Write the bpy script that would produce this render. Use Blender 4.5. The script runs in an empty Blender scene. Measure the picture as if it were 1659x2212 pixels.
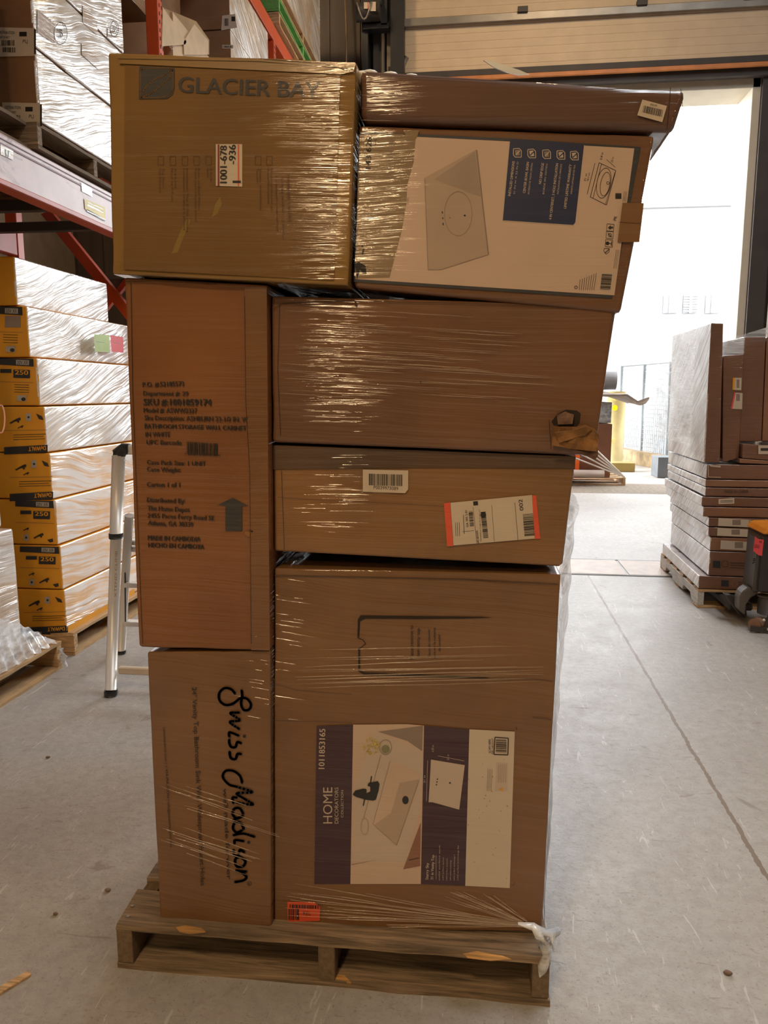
import bpy, bmesh, math, random
from mathutils import Vector, Matrix, noise as mnoise
random.seed(7)
S = bpy.context.scene
COL = S.collection
V = Vector
R = math.radians

# ------------------------------------------------------------------ camera, sky, lamps, exposure
CAM_H, YAW, PITCH, FPX, IW, IH = 1.42, R(7.0), R(8.8), 1661.0, 1659, 2212
FWD = V((-math.sin(YAW)*math.cos(PITCH), math.cos(YAW)*math.cos(PITCH), -math.sin(PITCH)))
RGT = V((math.cos(YAW), math.sin(YAW), 0)); UPV = RGT.cross(FWD)
EYE = V((0, 0, CAM_H))
cd = bpy.data.cameras.new('camera'); cam = bpy.data.objects.new('camera', cd); COL.objects.link(cam)
cam.location = EYE; cam.rotation_euler = FWD.to_track_quat('-Z', 'Y').to_euler()
cd.sensor_fit = 'HORIZONTAL'; cd.sensor_width = 36; cd.lens = 36*FPX/IW; cd.clip_start = .05; cd.clip_end = 300
S.camera = cam

W = bpy.data.worlds.new('sky'); S.world = W; W.use_nodes = True
bg = W.node_tree.nodes['Background']
# hazy bright sky: brightest towards the horizon, calmer overhead
_n, _l = W.node_tree.nodes, W.node_tree.links
_g = _n.new('ShaderNodeTexCoord'); _s = _n.new('ShaderNodeSeparateXYZ'); _l.new(_g.outputs['Generated'], _s.inputs[0])
_m = _n.new('ShaderNodeMapRange'); _m.interpolation_type = 'SMOOTHSTEP'; _m.inputs[1].default_value = .30; _m.inputs[2].default_value = .75; _m.inputs[3].default_value = 21.0; _m.inputs[4].default_value = 3.6
_l.new(_s.outputs[2], _m.inputs[0]); _l.new(_m.outputs[0], bg.inputs[1]); bg.inputs[0].default_value = (.93, .965, 1, 1)
S.view_settings.view_transform = 'Standard'; S.view_settings.look = 'None'
S.view_settings.gamma = 1; S.view_settings.exposure = 0; S.view_settings.use_curve_mapping = False
S.cycles.use_denoising = True; S.cycles.max_bounces = 8; S.cycles.diffuse_bounces = 4; S.cycles.glossy_bounces = 3
S.cycles.transparent_max_bounces = 12; S.cycles.sample_clamp_indirect = 8; S.cycles.caustics_reflective = False

DOOR_Y, DOOR_L, DOOR_R, DOOR_T = 11.2, -1.15, 3.55, 5.46
def area(name, loc, rot, sx, sy, power, col, portal=False):
    l = bpy.data.lights.new(name, 'AREA'); l.shape = 'RECTANGLE'; l.size = sx; l.size_y = sy
    l.energy = power; l.color = col
    if portal: l.cycles.is_portal = True
    o = bpy.data.objects.new(name, l); COL.objects.link(o); o.location = loc; o.rotation_euler = rot
    return o
area('floor_fill_light', (2.9, 3.4, 8.9), (0, 0, 0), 2.4, 4.4, 330, (.88, .94, 1))  # added fill light overhead, brightens the floor on the right
area('doorway_portal', ((DOOR_L+DOOR_R)/2, DOOR_Y+.3, DOOR_T/2), (R(-90), 0, 0), DOOR_R-DOOR_L, DOOR_T, 1, (1, 1, 1), True)
sun = bpy.data.lights.new('sun', 'SUN'); sun.energy = 2; sun.angle = R(1.2); sun.color = (1, .94, .85)
so = bpy.data.objects.new('sun', sun); COL.objects.link(so); so.rotation_euler = (R(28), R(-22), 0)
LAMP_COL = (1, .70, .38)
LAMPS = [(-.85, -1.3, 4.6), (-1.25, -3.4, 3.4), (-1.5, -5.6, 5.2), (4.8, -1.0, 5.8), (.9, 8.4, 7.7), (-2.9, 8.8, 7.7)]  # last two are unseen lamps added to brighten the door panel and wall
LAMP_W = 60

# ------------------------------------------------------------------ geometry helpers
def ray(px, py): return FWD + RGT*((px-IW/2)/FPX) - UPV*((py-IH/2)/FPX)
def on(px, py, pl):
    "point where the sight line of a photo pixel meets the plane pl=(point, normal)"
    d = ray(px, py); return EYE + d*((pl[0]-EYE).dot(pl[1])/d.dot(pl[1]))
def plY(y): return (V((0, y, 0)), V((0, -1, 0)))
def plX(x): return (V((x, 0, 0)), V((1, 0, 0)))
def plZ(z): return (V((0, 0, z)), V((0, 0, 1)))
def tag(o, label=None, cat=None, group=None, kind=None):
    if label: o['label'] = label
    if cat: o['category'] = cat
    if group: o['group'] = group
    if kind: o['kind'] = kind
    return o
def empty(name, loc=(0, 0, 0), rz=0, **k):
    o = bpy.data.objects.new(name, None); COL.objects.link(o); o.location = loc; o.rotation_euler = (0, 0, rz)
    o.empty_display_size = .1
    return tag(o, **k)
def link(name, bm, mats, parent=None, smooth=False):
    me = bpy.data.meshes.new(name); bm.normal_update(); bm.to_mesh(me); bm.free()
    for m in (mats if isinstance(mats, (list, tuple)) else [mats]): me.materials.append(m)
    if smooth:
        for p in me.polygons: p.use_smooth = True
    o = bpy.data.objects.new(name, me); COL.objects.link(o)
    if parent: o.parent = parent
    return o
def box(bm, a, b, mi=0, M=None):
    v = [bm.verts.new(V((x, y, z)) if M is None else M @ V((x, y, z))) for x in (a[0], b[0]) for y in (a[1], b[1]) for z in (a[2], b[2])]
    for q in ((0, 1, 3, 2), (4, 6, 7, 5), (0, 4, 5, 1), (2, 3, 7, 6), (0, 2, 6, 4), (1, 5, 7, 3)):
        f = bm.faces.new([v[i] for i in q]); f.material_index = mi
    return v
def bev(bm, w, seg=1):
    bmesh.ops.bevel(bm, geom=list(bm.edges), offset=w, segments=seg, affect='EDGES', profile=.5, clamp_overlap=True)
def B(name, a, b, m, parent=None, w=0.004, M=None):
    bm = bmesh.new(); box(bm, a, b, 0, M)
    bmesh.ops.recalc_face_normals(bm, faces=bm.faces)
    if w: bev(bm, w)
    return link(name, bm, m, parent)
def tube(bm, pts, r, seg=12, mi=0, caps=True):
    pts = [V(p) for p in pts]; rings = []
    rr = r if isinstance(r, (list, tuple)) else [r]*len(pts)
    for i, p in enumerate(pts):
        t = (pts[min(i+1, len(pts)-1)] - pts[max(i-1, 0)]).normalized()
        u = t.cross(V((0, 0, 1)) if abs(t.z) < .9 else V((0, 1, 0))).normalized(); w = t.cross(u)
        rings.append([bm.verts.new(p + (u*math.cos(k*2*math.pi/seg) + w*math.sin(k*2*math.pi/seg))*rr[i]) for k in range(seg)])
    for a, b in zip(rings, rings[1:]):
        for k in range(seg):
            f = bm.faces.new((a[k], a[(k+1) % seg], b[(k+1) % seg], b[k])); f.material_index = mi; f.smooth = True
    if caps:
        for q in (rings[0], rings[-1][::-1]):
            f = bm.faces.new(q); f.material_index = mi
def prism(bm, poly, dv, mi=0):
    a = [bm.verts.new(V(p)) for p in poly]; b = [bm.verts.new(V(p)+V(dv)) for p in poly]; n = len(poly)
    fs = [bm.faces.new(a[::-1]), bm.faces.new(b)] + [bm.faces.new((a[i], a[(i+1) % n], b[(i+1) % n], b[i])) for i in range(n)]
    for f in fs: f.material_index = mi

# ------------------------------------------------------------------ materials (all procedural)
MATS = {}
def mat(name, col, rough=.6, film=0, vary=.14, vs=(5, 5, 5), metal=0, milky_glare=0, kx=.0, ky=.0, grain=None, coatr=.065, ior=1.5, bump=None, fs=1.0, trans=0):
    key = name
    if key in MATS: return MATS[key]
    m = bpy.data.materials.new(name); m.use_nodes = True; nt = m.node_tree; N = nt.nodes; L = nt.links
    p = N['Principled BSDF']; p.inputs['Roughness'].default_value = rough; p.inputs['Metallic'].default_value = metal
    c = (*col, 1)
    geo = N.new('ShaderNodeNewGeometry')
    def mapped(scale, rot=(0, 0, 0)):
        mp = N.new('ShaderNodeMapping'); mp.inputs['Scale'].default_value = scale; mp.inputs['Rotation'].default_value = rot
        L.new(geo.outputs['Position'], mp.inputs['Vector']); return mp.outputs[0]
    def nz(vec, detail=3, rough=.5, dist=0, scale=1):
        n = N.new('ShaderNodeTexNoise'); n.inputs['Scale'].default_value = scale; n.inputs['Detail'].default_value = detail
        n.inputs['Roughness'].default_value = rough; n.inputs['Distortion'].default_value = dist
        L.new(vec, n.inputs['Vector']); return n.outputs['Fac']
    def ramp(fac, a, b, c0, c1):
        r = N.new('ShaderNodeValToRGB'); r.color_ramp.elements[0].position = a; r.color_ramp.elements[1].position = b
        r.color_ramp.elements[0].color = c0; r.color_ramp.elements[1].color = c1; L.new(fac, r.inputs[0]); return r.outputs[0]
    def mx(fac, a, b, blend='MIX'):
        x = N.new('ShaderNodeMix'); x.data_type = 'RGBA'; x.blend_type = blend
        for s, v in ((x.inputs[0], fac), (x.inputs[6], a), (x.inputs[7], b)):
            if isinstance(v, (float, int, tuple)): s.default_value = v
            else: L.new(v, s)
        return x.outputs[2]
    def mth(op, a, b=None):
        x = N.new('ShaderNodeMath'); x.operation = op
        for s, v in zip(x.inputs, (a, b)):
            if v is None: continue
            if isinstance(v, (float, int)): s.default_value = v
            else: L.new(v, s)
        return x.outputs[0]
    m['h'] = 0
    base = ramp(nz(mapped(vs)), .3, .7, tuple(x*(1-vary) for x in col)+(1,), tuple(min(1, x*(1+vary)) for x in col)+(1,))
    if grain == 'wood':
        g = nz(mapped((5, 70, 70)), 5, .6, .4)
        base = mx(.85, base, ramp(g, .34, .66, tuple(x*.4 for x in col)+(1,), tuple(min(1, x*1.6) for x in col)+(1,)))
        base = mx(ramp(nz(mapped((4, 9, 9)), 4), .5, .72, (0, 0, 0, 1), (.55, .55, .55, 1)), base, tuple(x*.45 for x in col)+(1,))
    if grain == 'wood_y':
        g = nz(mapped((90, 10, 90)), 5, .6, .4)
        base = mx(.6, base, ramp(g, .3, .72, tuple(x*.5 for x in col)+(1,), tuple(min(1, x*1.3) for x in col)+(1,)))
    if grain == 'worn':
        g = nz(mapped((6, 3, 9)), 7, .7, .6)
        base = mx(ramp(g, .56, .68, (0, 0, 0, 1), (.8, .8, .8, 1)), base, (.13, .08, .07, 1))
    hsock = None
    if bump: hsock = nz(mapped(bump[1]), 6, .65)
    if hsock is not None:
        b = N.new('ShaderNodeBump'); b.inputs['Strength'].default_value = bump[0]; b.inputs['Distance'].default_value = .01
        L.new(hsock, b.inputs['Height']); L.new(b.outputs[0], p.inputs['Normal'])
    if film:
        # film drawn tight over the surface: fine ridges across the pull, wandering a little
        sep = N.new('ShaderNodeSeparateXYZ'); L.new(geo.outputs['Position'], sep.inputs[0])
        wob = nz(mapped((1.6, 1.6, 3.2)), 2)
        z = mth('ADD', sep.outputs[2], mth('ADD', mth('MULTIPLY', sep.outputs[0], kx), mth('MULTIPLY', sep.outputs[1], ky)))
        z = mth('ADD', z, mth('MULTIPLY', wob, .12 if milky_glare else .05))
        cmb = N.new('ShaderNodeCombineXYZ'); L.new(mth('MULTIPLY', sep.outputs[0], (3.2 if milky_glare else 1.8)*fs), cmb.inputs[0]); L.new(mth('MULTIPLY', sep.outputs[1], 3.2*fs), cmb.inputs[1])
        L.new(mth('MULTIPLY', z, 95*fs), cmb.inputs[2])
        f1 = nz(cmb.outputs[0], 3, .62)
        cm2 = N.new('ShaderNodeVectorMath'); cm2.operation = 'MULTIPLY'; cm2.inputs[1].default_value = (1.1, 1.1, .33); L.new(cmb.outputs[0], cm2.inputs[0])
        f2 = nz(cm2.outputs[0], 2, .5)
        h = mth('ADD', f1, mth('MULTIPLY', f2, 1.3))
        loose = ramp(nz(mapped((2.1, 2.1, 2.6)), 2), .38, .66, (.25, .25, .25, 1), (1, 1, 1, 1))
        b = N.new('ShaderNodeBump'); b.inputs['Distance'].default_value = .008/fs
        L.new(mth('MULTIPLY', loose, min(1, film*1.3)), b.inputs['Strength']); L.new(h, b.inputs['Height'])
        p.inputs['Coat Weight'].default_value = 1; p.inputs['Coat Roughness'].default_value = coatr; p.inputs['Coat IOR'].default_value = ior
        L.new(b.outputs[0], p.inputs['Coat Normal'])
        if not bump:
            b2 = N.new('ShaderNodeBump'); b2.inputs['Distance'].default_value = .0012; L.new(mth('MULTIPLY', loose, .5), b2.inputs['Strength']); L.new(h, b2.inputs['Height']); L.new(b2.outputs[0], p.inputs['Normal'])
        st = ramp(f1, .5, .78, (0, 0, 0, 1), (1, 1, 1, 1))
        base = mx(mth('MULTIPLY', st, .035 + milky_glare), base, (.62, .6, .58, 1))
        if milky_glare:  # white film folds, whitened further in base colour to stand for doorway glare
            patch = ramp(nz(mapped((2.5, 2.5, 3.5)), 3), .38, .58, (.06, .06, .06, 1), (1, 1, 1, 1))
            st2 = ramp(f1, .40, .56, (.12, .12, .12, 1), (1, 1, 1, 1))
            base = mx(mth('MULTIPLY', mth('MULTIPLY', patch, st2), min(1, milky_glare*1.25)), base, (.95, .96, .97, 1))
    L.new(base, p.inputs['Base Color'])
    MATS[key] = m
    return m

CB = (.40, .215, .085)
card = mat('cardboard', CB, .75, bump=(.12, (40, 40, 40)))
cardA = mat('cardboard_film_ochre', (.27, .145, .030), .7, film=.5, kx=.03)
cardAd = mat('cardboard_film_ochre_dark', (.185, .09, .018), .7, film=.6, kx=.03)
cardB = mat('cardboard_film_orange', (.225, .082, .020), .7, film=.5, kx=.02)
cardC = mat('cardboard_film_brown', (.165, .072, .028), .7, film=.6, kx=.03)
cardD = mat('cardboard_film_tan', (.24, .115, .036), .7, film=.55, kx=.02)
cardE = mat('cardboard_film_low', (.195, .092, .030), .7, film=.5, kx=.10)
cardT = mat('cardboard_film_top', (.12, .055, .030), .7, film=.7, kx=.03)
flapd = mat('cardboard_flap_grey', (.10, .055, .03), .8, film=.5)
ink = mat('ink_dark', (.012, .009, .008), .6, film=.4, ior=1.25, vary=.05)
inkb = mat('ink_faded_blue', (.035, .032, .033), .6, film=.5, ior=1.35, vary=.2)
inkf = mat('ink_faint', (.11, .055, .022), .7, film=.5, vary=.1)
white_p = mat('label_paper', (.62, .52, .41), .55, film=.3, vary=.04)
white_m = mat('printed_white', (.60, .44, .34), .6, film=.75, vary=.06, kx=.03)
tan_m = mat('torn_paper', (.27, .19, .11), .8, film=.7, vary=.12)
grey_m = mat('printed_grey', (.27, .20, .16), .6, film=.6, vary=.15)
grey_l = mat('printed_pale_grey', (.46, .34, .26), .6, film=.6, vary=.08)
navy = mat('printed_navy', (.008, .018, .075), .5, film=.5, vary=.15)
slate = mat('printed_slate', (.03, .033, .042), .55, film=.6, vary=.2)
plum = mat('printed_plum', (.042, .008, .018), .45, film=.5, vary=.1)
lt = mat('printed_light', (.56, .45, .36), .5, film=.4, vary=.05)
sage = mat('printed_yellow_flower', (.55, .42, .10), .6, film=.3, vary=.3, vs=(90, 90, 90))
woodp = mat('printed_wood', (.27, .12, .07), .6, film=.4, vary=.1)
red_o = mat('sticker_orange', (.75, .09, .03), .5, film=.3, vary=.05)
tape = mat('packing_tape', (.23, .115, .05), .35, film=.3)
gap_shade = mat('recess_shade', (.03, .02, .015), .9)  # flat dark colour painted for the shade inside holes and slits
torn = mat('torn_cardboard', (.25, .12, .04), .85, vary=.3, vs=(40, 40, 40))
w_old = mat('wood_weathered', (.25, .175, .11), .8, grain='wood', bump=(.5, (8, 80, 80)))
w_oldy = mat('wood_weathered_lengthwise', (.20, .135, .08), .8, grain='wood_y', bump=(.4, (80, 8, 80)))
w_new = mat('wood_pine', (.52, .33, .16), .7, grain='wood')
w_newy = mat('wood_pine_lengthwise', (.52, .33, .16), .7, grain='wood_y')
w_fresh = mat('wood_splintered', (.56, .30, .10), .8, grain='wood')
w_grn = mat('wood_green_paint', (.16, .42, .10), .6, grain='wood_y')
w_wht = mat('wood_white_paint', (.62, .60, .55), .6, grain='wood_y', vary=.15)
orange = mat('rack_orange', (.62, .085, .02), .4, vary=.08)
rack_red = mat('rack_red_faded', (.42, .06, .025), .45, vary=.15)
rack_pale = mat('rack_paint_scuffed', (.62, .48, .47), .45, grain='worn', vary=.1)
alu = mat('aluminium', (.72, .68, .62), .42, metal=.35, vary=.06)
blk = mat('black_plastic', (.02, .02, .02), .45)
dkm = mat('dark_steel', (.055, .045, .04), .6)
dkw = mat('dark_siding', (.085, .06, .045), .6, vary=.25, vs=(6, 1, .6))
panelm = mat('door_panel_cream', (.66, .52, .36), .6, vary=.05)
greym = mat('galvanised_steel', (.30, .27, .23), .45, metal=.5)
yel = mat('printed_yellow', (.80, .36, .02), .5, vary=.06)
yelf = mat('yellow_carton_wrapped', (.78, .36, .03), .55, film=.8, milky_glare=.60, vary=.15, coatr=.22, ior=2.2, ky=.10, fs=.45)
wrapm = mat('carton_wrapped_white', (.52, .40, .28), .55, film=1, milky_glare=.80, vary=.25, vs=(3, 3, 3), coatr=.24, ior=2.3, ky=-.35, fs=.5)
wrapr = mat('carton_wrapped_pale', (.50, .36, .22), .55, film=.9, milky_glare=.7, vary=.25, vs=(3, 3, 3), coatr=.2, ior=1.75, ky=.5, fs=.5)
rc1 = mat('carton_brown_wrapped', (.19, .085, .045), .65, film=.45, coatr=.12)
rc2 = mat('carton_rust_wrapped', (.27, .12, .06), .65, film=.45, coatr=.12)
cyel = mat('sticker_yellow', (.75, .60, .15), .5)
cgrn = mat('sticker_green', (.45, .60, .20), .5)
cpnk = mat('sticker_red', (.80, .08, .09), .5)
concrete_w = mat('outside_concrete', (.55, .52, .48), .8)

def film_mat(name, dens=.3, col=(.9, .92, .95), rough=.18, streak=(3, 3, 60)):
    m = bpy.data.materials.new(name); m.use_nodes = True; N = m.node_tree.nodes; L = m.node_tree.links
    out = N['Material Output']; p = N['Principled BSDF']; p.inputs['Base Color'].default_value = (*col, 1); p.inputs['Roughness'].default_value = rough
    p.inputs['IOR'].default_value = 1.6
    t = N.new('ShaderNodeBsdfTransparent'); mix = N.new('ShaderNodeMixShader')
    geo = N.new('ShaderNodeNewGeometry'); mp = N.new('ShaderNodeMapping'); mp.inputs['Scale'].default_value = streak
    L.new(geo.outputs['Position'], mp.inputs[0]); n = N.new('ShaderNodeTexNoise'); n.inputs['Scale'].default_value = 1; n.inputs['Detail'].default_value = 4
    L.new(mp.outputs[0], n.inputs['Vector'])
    r = N.new('ShaderNodeMapRange'); r.inputs[1].default_value = .35; r.inputs[2].default_value = .75; r.inputs[3].default_value = dens*.4; r.inputs[4].default_value = min(1, dens*1.8)
    L.new(n.outputs['Fac'], r.inputs[0]); L.new(r.outputs[0], mix.inputs[0])
    b = N.new('ShaderNodeBump'); b.inputs['Strength'].default_value = .8; b.inputs['Distance'].default_value = .004
    L.new(n.outputs['Fac'], b.inputs['Height']); L.new(b.outputs[0], p.inputs['Normal'])
    L.new(t.outputs[0], mix.inputs[1]); L.new(p.outputs[0], mix.inputs[2]); L.new(mix.outputs[0], out.inputs[0])
    return m
film = film_mat('stretch_film', .32)
film_thick = film_mat('stretch_film_bunched', .62, rough=.12)
film_ridge = film_mat('stretch_film_ridge', .35, col=(.75, .62, .5), rough=.08)

# ------------------------------------------------------------------ printing: px shapes laid onto a face plane
def _textmesh(s, bold):
    cu = bpy.data.curves.new('t', 'FONT'); cu.body = s; cu.size = 1; cu.resolution_u = 2 if len(s) > 14 else 3
    o = bpy.data.objects.new('t', cu); COL.objects.link(o)
    me = bpy.data.meshes.new_from_object(o.evaluated_get(bpy.context.evaluated_depsgraph_get()))
    vs = [(v.co.x, v.co.y) for v in me.vertices]; fs = [tuple(p.vertices) for p in me.polygons]
    bpy.data.objects.remove(o); bpy.data.curves.remove(cu); bpy.data.meshes.remove(me)
    return vs, fs
CAP = .66
def T(s, p0, p1, h, m, lift=3, bold=.0, flip=1):
    "text with its baseline from p0 to p1 (photo px) and capitals h px high"
    vs, fs = _textmesh(s, bold)
    if not vs: return ('none',)
    x0 = min(v[0] for v in vs); x1 = max(v[0] for v in vs); d = V((p1[0]-p0[0], p1[1]-p0[1])); n = V((d.y, -d.x)).normalized()*flip
    out = [(p0[0]+d.x*(x-x0)/(x1-x0)+n.x*h*y/CAP, p0[1]+d.y*(x-x0)/(x1-x0)+n.y*h*y/CAP) for x, y in vs]
    one = ('mesh', out, fs, m, lift)
    if bold <= 0: return one
    s_ = d.normalized()*h*bold*2.2   # a heavier face: the same letters set again a hair to each side
    return [one] + [('mesh', [(x+q*s_.x+r_*n.x*h*bold*.6, y+q*s_.y+r_*n.y*h*bold*.6) for x, y in out], fs, m, lift+.2*(k+1)) for k, (q, r_) in enumerate(((-1, 1), (1, -1)))]
def P(pts, m, lift=1): return ('mesh', list(pts), [tuple(range(len(pts)))], m, lift)
def RC(x0, y0, x1, y1, m, lift=1, sk=0): return P([(x0, y0), (x1, y0+sk), (x1, y1+sk), (x0, y1)], m, lift)
def LN(a, b, w, m, lift=2):
    d = V((b[0]-a[0], b[1]-a[1])); n = V((-d.y, d.x)).normalized()*w/2
    return P([(a[0]+n.x, a[1]+n.y), (b[0]+n.x, b[1]+n.y), (b[0]-n.x, b[1]-n.y), (a[0]-n.x, a[1]-n.y)], m, lift)
def PL(pts, w, m, lift=2): return [LN(a, b, w, m, lift) for a, b in zip(pts, pts[1:])]
def CI(c, r, m, lift=2, n=16, ry=None): return P([(c[0]+r*math.cos(k*2*math.pi/n), c[1]+(ry or r)*math.sin(k*2*math.pi/n)) for k in range(n)], m, lift)
def CR(c, r, w, m, lift=2, n=20, ry=None):
    q = [(c[0]+r*math.cos(k*2*math.pi/n), c[1]+(ry or r)*math.sin(k*2*math.pi/n)) for k in range(n+1)]; return PL(q, w, m, lift)
def bars(a, b, u, n, m, lift=2, seed=1):
    "barcode: n bars between corner a and a+b along b, each running along u"
    rnd = random.Random(seed); out = []; x = 0; tot = []
    while len(tot) < n: tot.append((rnd.choice((1, 1, 2, 3)), rnd.choice((1, 1, 2))))
    s = sum(i+j for i, j in tot)
    for i, j in tot:
        t0, t1 = x/s, (x+i)/s; x += i+j
        out.append(P([(a[0]+b[0]*t0, a[1]+b[1]*t0), (a[0]+b[0]*t1, a[1]+b[1]*t1), (a[0]+b[0]*t1+u[0], a[1]+b[1]*t1+u[1]), (a[0]+b[0]*t0+u[0], a[1]+b[1]*t0+u[1])], m, lift))
    return out
def decal(name, parent, plane, items, lift0=.0006, label=None, kind=None, step=.0004):
    flat = []
    def fl(x):
        for i in x:
            if isinstance(i, list): fl(i)
            elif i[0] != 'none': flat.append(i)
    fl(items); me = bpy.data.meshes.new(name); mats = []; vs = []; fs = []; mi = []
    for _, pts, faces, m, lift in flat:
        if m not in mats: mats.append(m)
        o = len(vs); k = mats.index(m); off = plane[1]*(lift0+step*lift)
        vs += [on(x, y, plane)+off for x, y in pts]
        for f in faces:
            fs.append(tuple(i+o for i in f)); mi.append(k)
    me.from_pydata([tuple(v) for v in vs], [], fs); me.update()
    for m in mats: me.materials.append(m)
    for p, k in zip(me.polygons, mi):
        p.material_index = k
    bm = bmesh.new(); bm.from_mesh(me); bm.normal_update()
    for f in bm.faces:
        if f.normal.dot(plane[1]) < 0: f.normal_flip()
    bm.to_mesh(me); bm.free()
    o = bpy.data.objects.new(name, me); COL.objects.link(o)
    if parent:
        o.parent = parent; o.matrix_parent_inverse = parent.matrix_basis.inverted()
    if label: o['label'] = label
    if kind: o['kind'] = kind
    return o

# ------------------------------------------------------------------ cartons
def hexa(name, c8, m, e=.008, dent=.003, seed=0, nu=7, parent=None, wear=.004):
    """rounded, slightly buckled carton; c8 = front bl br tr tl, then back bl br tr tl. dents only go inwards."""
    c8 = [V(c) for c in c8]
    def axis(L):
        t = min(.3, e/L); return [0, t]+[t+(1-2*t)*k/nu for k in range(1, nu)]+[1-t, 1]
    ax = axis((c8[1]-c8[0]).length); az = axis((c8[3]-c8[0]).length); ay = axis((c8[4]-c8[0]).length)
    cen = sum(c8, V())/8; vd = {}; bm = bmesh.new()
    def P3(i, j, k):
        if (i, j, k) in vd: return vd[(i, j, k)]
        u, v, w = ax[i], ay[j], az[k]
        def tri(u, v, w):
            f = (c8[0]*(1-u)+c8[1]*u)*(1-w)+(c8[3]*(1-u)+c8[2]*u)*w; b = (c8[4]*(1-u)+c8[5]*u)*(1-w)+(c8[7]*(1-u)+c8[6]*u)*w
            return f*(1-v)+b*v
        ex = [i in (0, len(ax)-1), j in (0, len(ay)-1), k in (0, len(az)-1)]
        p = tri(u, v, w)
        if sum(ex) >= 2:
            q = tri(ax[1] if (ex[0] and i == 0) else ax[-2] if ex[0] else u, ay[1] if (ex[1] and j == 0) else ay[-2] if ex[1] else v, az[1] if (ex[2] and k == 0) else az[-2] if ex[2] else w)
            p = p.lerp(q, .32 if sum(ex) == 2 else .45)
            n = mnoise.noise(p*9+V((seed, 0, 0))); p = p + (cen-p).normalized()*max(0, n)*wear*2.5
        else:
            n = (mnoise.noise(p*5+V((seed*3.1, 0, 0)))+1)*.5
            nv = V((0, 0, 0))
            if ex[1]: nv = (c8[4]-c8[0]).normalized()*(1 if j == 0 else -1)
            elif ex[0]: nv = (c8[1]-c8[0]).normalized()*(1 if i == 0 else -1)
            else: nv = (c8[3]-c8[0]).normalized()*(1 if k == 0 else -1)
            p = p + nv*n*dent
        vd[(i, j, k)] = bm.verts.new(p); return vd[(i, j, k)]
    I, J, K = len(ax)-1, len(ay)-1, len(az)-1
    for i in range(I):
        for k in range(K):
            bm.faces.new((P3(i, 0, k), P3(i+1, 0, k), P3(i+1, 0, k+1), P3(i, 0, k+1))); bm.faces.new((P3(i, J, k+1), P3(i+1, J, k+1), P3(i+1, J, k), P3(i, J, k)))
    for j in range(J):
        for k in range(K):
            bm.faces.new((P3(0, j, k+1), P3(0, j+1, k+1), P3(0, j+1, k), P3(0, j, k))); bm.faces.new((P3(I, j, k), P3(I, j+1, k), P3(I, j+1, k+1), P3(I, j, k+1)))
    for i in range(I):
        for j in range(J):
            bm.faces.new((P3(i, j+1, 0), P3(i+1, j+1, 0), P3(i+1, j, 0), P3(i, j, 0))); bm.faces.new((P3(i, j, K), P3(i+1, j, K), P3(i+1, j+1, K), P3(i, j+1, K)))
    bmesh.ops.recalc_face_normals(bm, faces=bm.faces)
    o = link(name, bm, m, parent, smooth=True)
    w = o.modifiers.new('wn', 'WEIGHTED_NORMAL'); w.keep_sharp = True; w.weight = 60
    return o
def carton(name, quad, plane, depth, m, label, cat='box', group=None, dv=None, **k):
    "quad: photo px bl br tr tl of the front face, on plane"
    f = [on(x, y, plane) for x, y in quad]; d = V(dv) if dv else -plane[1]*depth
    o = hexa(name, f+[p+d for p in f], m, **k); tag(o, label, cat, group); return o
def bx(name, a, b, m, label, cat='box', group=None, **k):
    c = [(a[0], a[1], a[2]), (b[0], a[1], a[2]), (b[0], a[1], b[2]), (a[0], a[1], b[2]), (a[0], b[1], a[2]), (b[0], b[1], a[2]), (b[0], b[1], b[2]), (a[0], b[1], b[2])]
    o = hexa(name, c, m, **k)
    return tag(o, label, cat, group)

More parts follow.
